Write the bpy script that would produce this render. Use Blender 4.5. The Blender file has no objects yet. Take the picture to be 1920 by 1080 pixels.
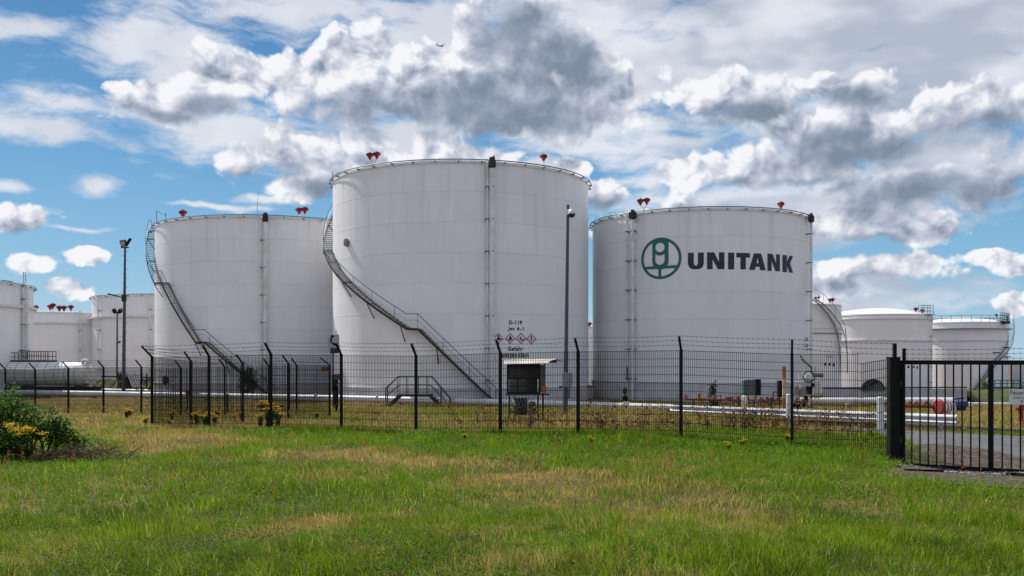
import bpy, bmesh, math, random
import numpy as np
from mathutils import Vector, Matrix
random.seed(7)
R_ = math.radians
sc = bpy.context.scene
COL = sc.collection
# ---------------------------------------------------------------- camera
F, HY, HC = 1750.0, 672.0, 2.24          # focal length in photo pixels, horizon row, eye height
cam = bpy.data.cameras.new('camera')
cam.sensor_width = 36; cam.lens = 36*F/1920
cam.shift_y = (HY-540)/1920
cam.clip_start = .1; cam.clip_end = 20000
cam_o = bpy.data.objects.new('camera', cam); COL.objects.link(cam_o)
cam_o.location = (0, 0, HC); cam_o.rotation_euler = (R_(90), 0, 0)
sc.camera = cam_o
# ---------------------------------------------------------------- exposure
sc.view_settings.view_transform = 'Standard'; sc.view_settings.look = 'None'
sc.view_settings.gamma = 1; sc.view_settings.exposure = 0.16
# ---------------------------------------------------------------- sun
SUN_AZ, SUN_EL = R_(-50), R_(48)          # azimuth from +Y, negative to the left
sl = bpy.data.lights.new('sun', 'SUN'); sl.energy = 4.6; sl.angle = R_(0.6); sl.color = (1, .955, .88)
so = bpy.data.objects.new('sun', sl); COL.objects.link(so)
sd = Vector((math.sin(SUN_AZ)*math.cos(SUN_EL), math.cos(SUN_AZ)*math.cos(SUN_EL), math.sin(SUN_EL)))
so.rotation_euler = sd.to_track_quat('Z', 'Y').to_euler(); so.location = sd*50
# ---------------------------------------------------------------- node helper
class NT:
    dim = '3D'
    def __init__(s, t): s.t = t; s.n = t.nodes; s.l = t.links
    def put(s, sock, v):
        if v is None: return
        if isinstance(v, bpy.types.NodeSocket): s.l.new(v, sock)
        else: sock.default_value = v
    def m(s, op, a, b=None, c=None, clamp=False):
        n = s.n.new('ShaderNodeMath'); n.operation = op; n.use_clamp = clamp
        s.put(n.inputs[0], a); s.put(n.inputs[1], b); s.put(n.inputs[2], c); return n.outputs[0]
    def v(s, op, a, b=None, c=None):
        n = s.n.new('ShaderNodeVectorMath'); n.operation = op
        s.put(n.inputs[0], a); s.put(n.inputs[1], b)
        if c is not None: s.put(n.inputs[2], c)
        return n.outputs['Value'] if op in ('LENGTH', 'DOT_PRODUCT', 'DISTANCE') else n.outputs[0]
    def scale(s, a, f):
        n = s.n.new('ShaderNodeVectorMath'); n.operation = 'SCALE'; s.put(n.inputs[0], a); s.put(n.inputs['Scale'], f); return n.outputs[0]
    def noise(s, vec, scale, detail=4, rough=.5, dist=0, out='Fac', lac=2.0):
        n = s.n.new('ShaderNodeTexNoise'); n.noise_dimensions = s.dim; s.put(n.inputs['Vector'], vec); s.put(n.inputs['Scale'], scale)
        n.inputs['Detail'].default_value = detail; n.inputs['Roughness'].default_value = rough
        n.inputs['Distortion'].default_value = dist; n.inputs['Lacunarity'].default_value = lac
        return n.outputs[out]
    def voro(s, vec, scale, detail=0, rough=.5, feat='SMOOTH_F1', smooth=.6, out='Distance'):
        n = s.n.new('ShaderNodeTexVoronoi'); n.voronoi_dimensions = s.dim; n.feature = feat; s.put(n.inputs['Vector'], vec)
        n.inputs['Scale'].default_value = scale; n.inputs['Detail'].default_value = detail; n.inputs['Roughness'].default_value = rough
        if feat == 'SMOOTH_F1': n.inputs['Smoothness'].default_value = smooth
        return n.outputs[out]
    def ss(s, x, a, b, lo=0., hi=1.):
        n = s.n.new('ShaderNodeMapRange'); n.interpolation_type = 'SMOOTHSTEP'
        s.put(n.inputs[0], x); s.put(n.inputs[1], a); s.put(n.inputs[2], b); s.put(n.inputs[3], lo); s.put(n.inputs[4], hi); return n.outputs[0]
    def mix(s, f, a, b, blend='MIX'):
        n = s.n.new('ShaderNodeMix'); n.data_type = 'RGBA'; n.blend_type = blend
        s.put(n.inputs[0], f); s.put(n.inputs[6], a); s.put(n.inputs[7], b); return n.outputs[2]
    def sep(s, v):
        n = s.n.new('ShaderNodeSeparateXYZ'); s.put(n.inputs[0], v); return n.outputs
    def comb(s, x, y, z=0.):
        n = s.n.new('ShaderNodeCombineXYZ'); s.put(n.inputs[0], x); s.put(n.inputs[1], y); s.put(n.inputs[2], z); return n.outputs[0]
def rgb(r, g, b): return (r, g, b, 1)
# ---------------------------------------------------------------- world: clear sky + cloud layers, all by direction
W = bpy.data.worlds.new('World'); sc.world = W; W.use_nodes = True
W.cycles.sampling_method = 'MANUAL'; W.cycles.sample_map_resolution = 256
T = NT(W.node_tree); T.n.clear()
sky = T.n.new('ShaderNodeTexSky'); sky.sky_type = 'NISHITA'; sky.sun_disc = False
sky.sun_elevation = SUN_EL; sky.sun_rotation = SUN_AZ; sky.air_density = 1.0; sky.dust_density = .6; sky.ozone_density = 2.0
tc = T.n.new('ShaderNodeTexCoord'); D = tc.outputs['Generated']
dx, dy, dz = T.sep(T.v('NORMALIZE', D))[:3]
az = T.m('ARCTAN2', dx, dy); el = T.m('ARCSINE', dz)
P0 = T.comb(az, el, 0.); T.dim = '2D'
def ramp(x, stops):
    n = T.n.new('ShaderNodeValToRGB'); T.put(n.inputs[0], x); cr = n.color_ramp
    cr.elements[0].position = stops[0][0]; cr.elements[0].color = rgb(*stops[0][1])
    cr.elements[1].position = stops[-1][0]; cr.elements[1].color = rgb(*stops[-1][1])
    for p, c in stops[1:-1]:
        e = cr.elements.new(p); e.color = rgb(*c)
    return n.outputs[0]
def AE(px, py):
    a = math.atan((px-960)/F); return a, math.atan((HY-py)/F*math.cos(a))
def blobs(P, lst):
    cur = None
    for (px, py, rx, ry, *w) in lst:
        a, e = AE(px, py); k = math.cos(a)**2
        v = T.v('MULTIPLY', T.v('SUBTRACT', P, (a, e, 0)), (F/rx/k, F/ry/math.cos(a), 0))
        b = T.m('SUBTRACT', w[0] if w else 1.0, T.v('LENGTH', v))
        cur = b if cur is None else T.m('SMOOTH_MAX', cur, b, .3)
    return cur
Pw0 = T.v('ADD', P0, T.scale(T.v('SUBTRACT', T.noise(P0, 12, 3, .55, out='Color'), (.5, .5, .5)), .028))
PW = T.v('ADD', P0, T.scale(T.v('SUBTRACT', Pw0, P0), .8))
def cloud_field(off):
    Pw = T.v('ADD', Pw0, off) if off else Pw0
    n1 = T.noise(T.v('MULTIPLY', Pw, (1, 1.3, 1)), 13, 8, .56)
    b1 = T.voro(T.v('MULTIPLY', Pw, (1, 1.15, 1)), 22, 3, .55, feat='SMOOTH_F1', smooth=.12)
    return n1, b1
CUM = [(300,192,115,42),(395,150,75,58),(470,150,60,45),(560,142,90,45),(640,120,70,62),(705,118,65,66),(800,150,120,62),
 (905,85,60,85),(975,75,85,95),(1060,110,80,70),(1105,160,85,75),(1160,180,50,60),(800,190,240,50,1.15),(1000,190,190,70,1.2),(900,150,120,60,1.1),
 (470,300,60,45),(530,288,70,48),(610,300,70,52),(560,345,100,30),(700,320,120,40),(690,265,60,30),(810,265,45,32),(880,300,110,30),(1060,315,60,22),
 (30,418,78,36),(50,492,80,26,.7),(178,478,70,24,.72),(125,540,70,26,.75),
 (1350,175,70,42),(1410,205,95,50),(1600,180,110,42),(1640,235,140,55),(1500,250,130,45),(1760,220,130,48),(1880,205,90,52),
 (1600,280,240,50,1.1),(1480,320,230,34),(1320,320,90,26),(1700,345,190,48),(1850,365,90,52),(1130,365,60,34),(1240,420,160,40),
 (1600,420,170,34),(1740,440,90,26),(1650,500,140,34),(1560,540,80,26),(1850,482,50,16),(1905,500,40,20),(1910,570,40,25)]
DARK = [(720,222,150,34),(880,212,170,48),(1000,215,160,52),(1045,130,90,70),(960,60,70,50),(400,198,55,18),(300,215,50,14),
 (530,320,60,16),(470,335,40,14),(1400,225,85,32),(1600,190,50,24),(1640,285,200,42),(1550,265,100,26),(1880,245,120,34),(1740,360,210,42),(1890,385,90,30),(1500,350,130,24),
 (1620,462,130,20,.8),(1130,385,45,22),(1650,530,100,18,.8),(45,446,55,12,.8),(640,355,110,22),(790,318,70,14,.8),(1240,440,150,20,.7)]
STR = [(250,70,200,75),(70,48,110,32),(560,20,330,50),(820,60,220,90),(90,190,125,50),(120,245,150,32),(470,255,260,50,1.2),(740,250,160,60),(330,135,110,50),
 (1400,90,560,190,1.3),(1800,60,300,230,1.3),(1750,280,280,70,.8),(1120,60,200,120),(1280,268,170,22),(1130,280,120,12,.8),(1240,338,170,16),(1350,375,260,34),(1000,310,80,20),
 (1500,400,330,70,.9),(1620,530,220,30,.9),(178,346,60,20,.75),(10,352,50,12),(150,428,80,8),(50,395,90,10),(520,378,80,10),(400,390,110,6),(1450,580,400,22),(60,600,300,14)]
cumB = blobs(P0, CUM); darkB = blobs(PW, DARK); strB = blobs(PW, STR)
# beyond the part of the sky the photo shows: broken cloud by noise, plus an unseen pale veil brightened to light the tanks
outside = T.m('MAXIMUM', T.ss(T.m('ABSOLUTE', az), .5, .75), T.ss(el, .38, .62))
T.dim = '3D'; nbig = T.noise(T.v('NORMALIZE', D), 2.2, 3, .55); T.dim = '2D'
cumB = T.m('ADD', cumB, T.m('MULTIPLY', outside, T.m('MAXIMUM', T.m('SUBTRACT', T.m('MULTIPLY', nbig, 4), 2.5), -1)))
strB = T.m('MAXIMUM', T.m('SUBTRACT', T.m('MULTIPLY', outside, 1.6), 1.2), strB)
n1, b1 = cloud_field(None)
n2, b2 = cloud_field((-.007, .012, 0))
def dens(n, b, base):
    return T.m('ADD', T.m('MAXIMUM', base, -1.0), T.m('ADD', T.m('MULTIPLY', T.m('SUBTRACT', n, .5), 1.5), T.m('MULTIPLY', T.m('SUBTRACT', .90, b), .66)))
d1 = dens(n1, b1, cumB)
rel = T.m('ADD', T.m('MULTIPLY', T.m('SUBTRACT', n2, n1), 2.4), T.m('MULTIPLY', T.m('SUBTRACT', b1, b2), 1.1))   # >0 where the side toward the sun is thicker
dk = T.m('ADD', T.ss(T.m('ADD', darkB, T.m('MULTIPLY', T.m('SUBTRACT', n1, .5), 1.5)), -.75, .85), T.m('MULTIPLY', T.ss(cumB, -.3, .9), .22))
tone = T.m('ADD', T.m('ADD', T.m('MULTIPLY', dk, .70), .10), T.m('MULTIPLY', rel, T.m('ADD', .80, T.m('MULTIPLY', dk, -.45))), clamp=True)
a_c = T.ss(d1, -.05, T.m('ADD', .22, T.m('MULTIPLY', dk, .30)))
c_cum = ramp(tone, [(0, (.82, .83, .865)), (.12, (.73, .75, .80)), (.3, (.57, .60, .68)), (.5, (.43, .475, .57)), (.78, (.27, .32, .41)), (1, (.19, .24, .32))])
ns = T.noise(T.v('MULTIPLY', PW, (1, 3.2, 1)), 8, 6, .62)
a_s = T.m('MULTIPLY', T.ss(T.m('ADD', T.m('MAXIMUM', strB, -1.2), T.m('MULTIPLY', T.m('SUBTRACT', ns, .47), 3.0)), -.15, .9), .93)
nt = T.noise(T.v('MULTIPLY', PW, (1, 2.4, 1)), 6, 3, .55)
greyR = T.ss(az, -.05, .25)          # the veil of cloud is greyer to the right
c_str = T.mix(T.m('MULTIPLY', outside, .75), T.mix(T.m('MULTIPLY', T.ss(nt, .35, .65), T.m('ADD', .35, T.m('MULTIPLY', greyR, .65))), rgb(.72, .745, .80), rgb(.42, .465, .55)), rgb(.76, .745, .785))
skyc = T.mix(.8, T.mix(1.0, sky.outputs[0], rgb(.07, .07, .07), 'MULTIPLY'),
    ramp(T.m('MULTIPLY', el, 1.0, clamp=True), [(0, (.40, .60, .76)), (.08, (.23, .48, .70)), (.2, (.115, .345, .62)), (.36, (.038, .19, .46)), (1, (.03, .13, .36))]))
c = T.mix(a_s, skyc, c_str); c = T.mix(a_c, c, c_cum)
bg = T.n.new('ShaderNodeBackground'); T.put(bg.inputs[0], c); bg.inputs[1].default_value = 1.0
wo = T.n.new('ShaderNodeOutputWorld'); T.l.new(bg.outputs[0], wo.inputs[0])
# ================================================================ materials
def mat(name, col, rough=.6, metal=0., spec=.5):
    m = bpy.data.materials.new(name); m.use_nodes = True; N = NT(m.node_tree)
    b = m.node_tree.nodes['Principled BSDF']
    b.inputs['Base Color'].default_value = (*col, 1); b.inputs['Roughness'].default_value = rough
    b.inputs['Metallic'].default_value = metal; b.inputs['Specular IOR Level'].default_value = spec
    return m
def nmat(name, col, col2, scale=2., rough=.6, metal=0., lo=.4, hi=.65, bump=0., stretch=(1, 1, 1), detail=5, spec=.4):
    """two colours broken up by noise in the object's own space"""
    m = mat(name, col, rough, metal, spec); N = NT(m.node_tree); b = m.node_tree.nodes['Principled BSDF']
    t = N.n.new('ShaderNodeTexCoord'); v = N.v('MULTIPLY', t.outputs['Object'], stretch)
    f = N.noise(v, scale, detail, .6)
    N.put(b.inputs['Base Color'], N.mix(N.ss(f, lo, hi), rgb(*col), rgb(*col2)))
    N.put(b.inputs['Roughness'], N.ss(f, .2, .8, max(.05, rough-.12), min(1, rough+.12)))
    if bump:
        n = N.n.new('ShaderNodeBump'); n.inputs['Strength'].default_value = bump; n.inputs['Distance'].default_value = .02
        N.l.new(f, n.inputs['Height']); N.l.new(n.outputs[0], b.inputs['Normal'])
    return m
def tank_paint(name, R, H, courses, plate, seed, base=(.83, .83, .845), seam=.17, dirt=.5):
    """white tank paint: welded plate seams, rain streaks running down, faint blotches"""
    m = mat(name, base, .42); N = NT(m.node_tree); b = m.node_tree.nodes['Principled BSDF']
    t = N.n.new('ShaderNodeTexCoord'); x, y, z = N.sep(t.outputs['Object'])[:3]
    s = N.m('MULTIPLY', N.m('ARCTAN2', x, y), R)
    # seams: one line per course, plate joints staggered
    ch = H/courses
    q = N.m('DIVIDE', z, ch); row = N.m('FLOOR', q)
    dzl = N.m('MULTIPLY', N.m('ABSOLUTE', N.m('SUBTRACT', N.m('FRACT', N.m('ADD', q, .5)), .5)), ch)
    wob = N.m('MULTIPLY', N.m('SUBTRACT', N.noise(N.comb(s, z, seed*1.), 1.2, 3), .5), .03)
    hline = N.ss(N.m('ADD', dzl, wob), .02, .07, 1, 0)
    g = N.m('DIVIDE', N.m('ADD', s, N.m('MULTIPLY', N.m('FRACT', N.m('MULTIPLY', row, .382)), plate)), plate)
    dv = N.m('MULTIPLY', N.m('ABSOLUTE', N.m('SUBTRACT', N.m('FRACT', N.m('ADD', g, .5)), .5)), plate)
    vline = N.ss(dv, .015, .06, .45, 0)
    part = N.ss(N.noise(N.comb(s, N.m('MULTIPLY', row, 3.1), seed*2.), .5, 2), .38, .62, .35, 1)
    line = N.m('MULTIPLY', N.m('MAXIMUM', N.m('MULTIPLY', hline, part), vline), seam)
    # each plate weathers a little differently
    cell = N.n.new('ShaderNodeTexWhiteNoise'); cell.noise_dimensions = '3D'
    N.l.new(N.comb(N.m('FLOOR', g), row, seed*1.), cell.inputs['Vector'])
    # streaks
    st = N.noise(N.comb(N.m('MULTIPLY', s, 2.2), N.m('MULTIPLY', z, .10), seed*3.), 1., 5, .62)
    st2 = N.noise(N.comb(N.m('MULTIPLY', s, .55), N.m('MULTIPLY', z, .05), seed*5.), 1., 4, .6)
    topf = N.ss(z, H*.45, H, .35, 1)
    streak = N.m('MULTIPLY', N.ss(st, .50, .78), N.m('MULTIPLY', topf, dirt))
    blot = N.noise(N.comb(s, z, seed*7.), .35, 5, .6)
    c = N.mix(N.m('MULTIPLY', cell.outputs[0], .16), rgb(*base), rgb(.58, .59, .60))
    c = N.mix(N.ss(blot, .4, .75, 0, .22), c, rgb(.62, .61, .58))
    c = N.mix(N.m('MULTIPLY', N.ss(st2, .52, .75), N.m('MULTIPLY', topf, dirt*.8)), c, rgb(.50, .485, .44))
    c = N.mix(N.m('MULTIPLY', streak, .75), c, rgb(.47, .45, .41))
    c = N.mix(line, c, rgb(.25, .25, .26))
    N.put(b.inputs['Base Color'], c)
    N.put(b.inputs['Roughness'], N.ss(blot, .3, .7, .38, .6))
    bp = N.n.new('ShaderNodeBump'); bp.inputs['Strength'].default_value = .5; bp.inputs['Distance'].default_value = .03
    N.l.new(N.m('ADD', N.m('MULTIPLY', hline, .4), N.m('MULTIPLY', N.noise(N.comb(s, z, 0.), .45, 2), .9)), bp.inputs['Height'])
    N.l.new(bp.outputs[0], b.inputs['Normal'])
    return m
M = dict(
 white=nmat('white_paint', (.74, .74, .745), (.60, .59, .57), 1.5, .45),
 roof=nmat('roof_white', (.80, .80, .80), (.70, .70, .69), .4, .5),
 black=nmat('black_coating', (.006, .006, .006), (.012, .012, .011), 3, .75, spec=.15),
 wire=mat('dark_wire', (.008, .009, .009), .7, 0, .15), barb=mat('galvanised_wire', (.09, .09, .09), .5, .6),
 dark=nmat('dark_steel', (.022, .022, .023), (.045, .043, .042), 4, .6, .1, spec=.25),
 galv=nmat('galvanised_steel', (.33, .34, .35), (.24, .245, .25), 3, .45, .55),
 green=nmat('green_rail', (.02, .16, .12), (.03, .11, .09), 4, .5),
 grate=nmat('grating_steel', (.34, .34, .34), (.24, .24, .24), 5, .6, .1),
 grey=nmat('grey_steel', (.22, .225, .235), (.16, .165, .17), 4, .5, .2),
 mast=nmat('mast_grey', (.055, .062, .072), (.075, .08, .09), 2, .55),
 red=nmat('red_glass', (.24, .004, .014), (.13, .002, .008), 3, .4),
 pipe=nmat('pipe_white', (.68, .69, .70), (.50, .48, .45), .9, .4, lo=.45, hi=.75),
 rust=nmat('rusty_steel', (.17, .045, .025), (.30, .20, .17), 6, .8, bump=.3),
 rustred=nmat('rusty_red_paint', (.24, .035, .018), (.15, .035, .02), 5, .6),
 ochre=nmat('ochre_paint', (.36, .15, .02), (.26, .10, .015), 5, .6), cream=nmat('cream_paint', (.60, .48, .33), (.45, .32, .2), 5, .6),
 orange=mat('orange_plate', (.42, .12, .02), .5), brown=nmat('brown_plate', (.20, .085, .015), (.14, .06, .01), 9, .6),
 concrete=nmat('concrete', (.30, .29, .27), (.19, .18, .165), 2.2, .9, bump=.4), cgrey=nmat('grey_concrete', (.42, .41, .40), (.52, .51, .49), .8, .9),
 steel=nmat('stainless', (.76, .77, .75), (.62, .63, .61), 1.6, .5, .0, stretch=(1, 4, 1)),
 navy=mat('navy_paint', (.008, .016, .036), .5), teal=mat('teal_paint', (.008, .125, .105), .5), ink=mat('black_paint', (.004, .004, .005), .9, 0, .1),
 redp=mat('red_paint', (.40, .03, .05), .5), signw=mat('sign_white', (.62, .62, .63), .4), signg=mat('sign_grey', (.30, .31, .33), .5),
 blue=nmat('blue_valve', (.012, .05, .14), (.01, .03, .08), 6, .4), glassd=mat('dark_glass', (.02, .02, .022), .12),
 lens=mat('lamp_lens', (.5, .38, .33), .2), bluegrey=mat('saddle_blue', (.10, .17, .22), .5), signred=mat('sign_red', (.30, .03, .03), .5), signblue=mat('sign_blue', (.03, .04, .12), .5), sailor=mat('sign_text', (.12, .16, .18), .5),
)
# ================================================================ mesh helpers
class MB:
    def __init__(s): s.v = []; s.f = []
    def add(s, vs, fs):
        o = len(s.v); s.v.extend([tuple(p) for p in vs]); s.f.extend([tuple(i+o for i in f) for f in fs]); return s
    def box(s, c, d, rz=0., M3=None):
        h = [x/2 for x in d]; pts = []
        Rm = M3 if M3 is not None else Matrix.Rotation(rz, 3, 'Z')
        for x in (-1, 1):
            for y in (-1, 1):
                for z in (-1, 1):
                    pts.append(Vector(c)+Rm@Vector((x*h[0], y*h[1], z*h[2])))
        return s.add(pts, [(0, 1, 3, 2), (4, 6, 7, 5), (0, 4, 5, 1), (2, 3, 7, 6), (0, 2, 6, 4), (1, 5, 7, 3)])
    def beam(s, a, b, w, h=None, up=(0, 0, 1)):
        a = Vector(a); b = Vector(b); h = h or w; d = b-a; L = d.length
        if L < 1e-6: return s
        d.normalize(); u = Vector(up)
        if abs(d.dot(u)) > .95: u = Vector((0, 1, 0))
        x = d.cross(u).normalized(); z = x.cross(d)
        return s.box((a+b)/2, (w, L, h), M3=Matrix((x, d, z)).transposed())
    def tube(s, pts, r, n=8, cap=True, closed=False):
        pts = [Vector(p) for p in pts]; k = len(pts); vs = []; rr = r if isinstance(r, (list, tuple)) else [r]*k
        for i, p in enumerate(pts):
            if closed: d = pts[(i+1) % k]-pts[i-1]
            else: d = pts[min(i+1, k-1)]-pts[max(i-1, 0)]
            d.normalize(); u = Vector((0, 0, 1)) if abs(d.z) < .9 else Vector((0, 1, 0))
            x = d.cross(u).normalized(); z = x.cross(d)
            for j in range(n):
                a = 2*math.pi*j/n; vs.append(p+(x*math.cos(a)+z*math.sin(a))*rr[i])
        fs = []
        for i in range(k if closed else k-1):
            i2 = (i+1) % k
            for j in range(n):
                fs.append((i*n+j, i*n+(j+1) % n, i2*n+(j+1) % n, i2*n+j))
        if cap and not closed: fs.append(tuple(range(n))[::-1]); fs.append(tuple((k-1)*n+j for j in range(n)))
        return s.add(vs, fs)
    def lathe(s, prof, c=(0, 0, 0), n=16, M3=None, a0=0, a1=2*math.pi):
        full = abs(a1-a0-2*math.pi) < 1e-6; m = n if full else n+1; vs = []
        for (r, z) in prof:
            for j in range(m):
                a = a0+(a1-a0)*j/n; p = Vector((r*math.cos(a), r*math.sin(a), z))
                if M3 is not None: p = M3@p
                vs.append(p+Vector(c))
        fs = []
        for i in range(len(prof)-1):
            for j in range(n if full else n):
                j2 = (j+1) % m
                if not full and j2 == 0: continue
                fs.append((i*m+j, i*m+j2, (i+1)*m+j2, (i+1)*m+j))
        return s.add(vs, fs)
    def poly(s, pts): return s.add(pts, [tuple(range(len(pts)))])
    def prism(s, pts, off):
        n = len(pts); off = Vector(off); a = [Vector(p) for p in pts]; b = [p+off for p in a]
        return s.add(a+b, [tuple(range(n))[::-1], tuple(range(n, 2*n))]+[(i, (i+1) % n, n+(i+1) % n, n+i) for i in range(n)])
def root_of(o):
    while o.parent: o = o.parent
    return o
def link(name, me, material, parent=None, smooth=False, bevel=0, kind=None, label=None):
    o = bpy.data.objects.new(name, me); COL.objects.link(o)
    if material is not None: me.materials.append(material)
    if parent: o.parent = parent
    if smooth:
        me.polygons.foreach_set('use_smooth', [True]*len(me.polygons))
        try: me.set_sharp_from_angle(angle=R_(35))
        except Exception: pass
    if bevel:
        b = o.modifiers.new('bevel', 'BEVEL'); b.width = bevel; b.segments = 1; b.limit_method = 'ANGLE'
    if kind: o['kind'] = kind
    if label: o['label'] = label
    return o
def part(name, mb, material, parent=None, smooth=False, bevel=0, kind=None, label=None, world=True, per=0):
    if per:      # the same piece repeated: one object each
        k = len(mb.f)//per; o = None
        for i in range(k):
            fs = mb.f[i*per:(i+1)*per] if i < k-1 else mb.f[i*per:]
            ids = sorted({q for f in fs for q in f}); mp_ = {q: j for j, q in enumerate(ids)}
            sub = MB(); sub.v = [mb.v[q] for q in ids]; sub.f = [tuple(mp_[q] for q in f) for f in fs]
            o = part(name, sub, material, parent, smooth, bevel, kind, label, world)
        return o
    off = Vector((0, 0, 0))
    if parent and world: off = root_of(parent).location
    me = bpy.data.meshes.new(name); me.from_pydata([(x-off.x, y-off.y, z-off.z) for x, y, z in mb.v], [], mb.f); me.update()
    return link(name, me, material, parent, smooth, bevel, kind, label)
def thing(name, label, cat, loc=(0, 0, 0), group=None):
    o = bpy.data.objects.new(name, None); COL.objects.link(o); o.location = loc; o.empty_display_size = .3
    o['label'] = label; o['category'] = cat
    if group: o['group'] = group
    return o
def tag(o, label, cat, group=None):
    o['label'] = label; o['category'] = cat
    if group: o['group'] = group
    return o
def copy_tree(o, parent=None):
    c = o.copy(); COL.objects.link(c); c.parent = parent
    for ch in list(o.children): copy_tree(ch, c)
    return c
def at(px, py, Y): return Vector(((px-960)/F*Y, Y, HC-(py-HY)/F*Y))
def ground(x, y):
    if y < 26: z = 0.
    elif y < 65: z = -.03*(y-26)
    elif y < 96: z = -1.17
    else: z = -1.17-1.9*min(1., (y-96)/16.)
    # low swell in the near grass, and the dip where the drive meets the gate
    z += .30*math.exp(-((x-1.6)/4.2)**2-((y-9.2)/2.6)**2)
    z += -.34*math.exp(-((x-10.4)/2.7)**2-((y-21.2)/2.4)**2)
    z += .035*math.sin(x*.9+1.3)*math.sin(y*.7)+.025*math.sin(x*.37-2*y*.23)
    return z
# ================================================================ ground
def nonuni(lo, hi, dense, step, far):
    a = []; x = lo
    while x < hi:
        a.append(x); d = 0 if dense[0] <= x <= dense[1] else min(abs(x-dense[0]), abs(x-dense[1])); x += step+d*far
    a.append(hi); return a
xs = nonuni(-1500, 1500, (-20, 20), .5, .12); ys = nonuni(-60, 4000, (5, 40), .5, .12)
g = MB(); g.v = [(x, y, ground(x, y)) for y in ys for x in xs]; nx = len(xs)
g.f = [(j*nx+i, j*nx+i+1, (j+1)*nx+i+1, (j+1)*nx+i) for j in range(len(ys)-1) for i in range(nx-1)]
mg = mat('grass_soil', (.05, .06, .02), .95, 0, .1); N = NT(mg.node_tree); bb = mg.node_tree.nodes['Principled BSDF']
t = N.n.new('ShaderNodeTexCoord').outputs['Object']; gx, gy, gz = N.sep(t)[:3]
n_a = N.noise(t, .22, 5, .6); n_b = N.noise(N.v('MULTIPLY', t, (1, 1, 1)), 9, 5, .65)
cg = N.mix(N.ss(n_b, .35, .7), rgb(.032, .045, .010), rgb(.085, .085, .028))
cdry = N.mix(N.ss(n_b, .3, .7), rgb(.12, .07, .03), rgb(.22, .145, .07))
far = N.ss(gy, 27, 33)
c = N.mix(N.ss(N.m('ADD', n_a, N.m('MULTIPLY', far, .12)), .46, .62), cg, cdry)
N.put(bb.inputs['Base Color'], c)
part('ground', g, mg, kind='structure', smooth=True)
# drive beyond the gate
def gpt(px, py, lift=0.):
    """point of the ground that shows at a photo pixel"""
    lo, hi = 3., 400.
    for _ in range(50):
        m_ = (lo+hi)/2; p = at(px, py, m_)
        if p.z > ground(p.x, p.y): lo = m_
        else: hi = m_
    p = at(px, py, lo); return Vector((p.x, p.y, ground(p.x, p.y)+lift))
def sheet(name, far_edge, near_edge, lift, m, n=24, kind='structure'):
    """ground-hugging strip between two pixel polylines"""
    def samp(pl, t):
        L = [0]
        for a, b in zip(pl, pl[1:]): L.append(L[-1]+math.dist(a, b))
        d = t*L[-1]
        for i in range(len(pl)-1):
            if d <= L[i+1]+1e-9:
                k = (d-L[i])/max(1e-9, L[i+1]-L[i]); return (pl[i][0]+(pl[i+1][0]-pl[i][0])*k, pl[i][1]+(pl[i+1][1]-pl[i][1])*k)
        return pl[-1]
    mb = MB(); K = 10
    for i in range(n+1):
        a = gpt(*samp(far_edge, i/n)); b = gpt(*samp(near_edge, i/n))
        for k in range(K+1):
            p = a.lerp(b, k/K); mb.v.append((p.x, p.y, ground(p.x, p.y)+lift))
    mb.f = [(i*(K+1)+k, i*(K+1)+k+1, (i+1)*(K+1)+k+1, (i+1)*(K+1)+k) for i in range(n) for k in range(K)]
    return part(name, mb, m, kind=kind)
masph = nmat('asphalt', (.085, .085, .088), (.125, .123, .12), 1.2, .9, bump=.3)
mdirt = nmat('bare_soil', (.028, .022, .016), (.12, .09, .065), 9, .95, bump=.5)
sheet('road', [(1560, 803), (1690, 808), (1800, 813), (1920, 821), (2300, 850)], [(1575, 806), (1700, 828), (1745, 862), (1820, 874), (2300, 900)], .05, masph)
sheet('soil_strip', [(1690, 838), (1760, 836), (1850, 846), (1920, 864)], [(1690, 884), (1760, 886), (1850, 889), (1920, 893)], .056, mdirt)
kb = MB()
e = [gpt(x, y) for x, y in [(1500, 797), (1690, 805), (1800, 810), (1920, 818), (2300, 846)]]
for a, b in zip(e, e[1:]): kb.beam(a+Vector((0, .08, .06)), b+Vector((0, .08, .06)), .25, .26)
sheet('soil_verge', [(1668, 884), (1760, 888), (1850, 893), (2000, 903)], [(1690, 900), (1760, 908), (1850, 914), (2000, 924)], .03, mdirt)
part('kerb', kb, nmat('kerb_stone', (.030, .026, .022), (.07, .06, .05), 6, .95, bump=.5), kind='structure')
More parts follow.
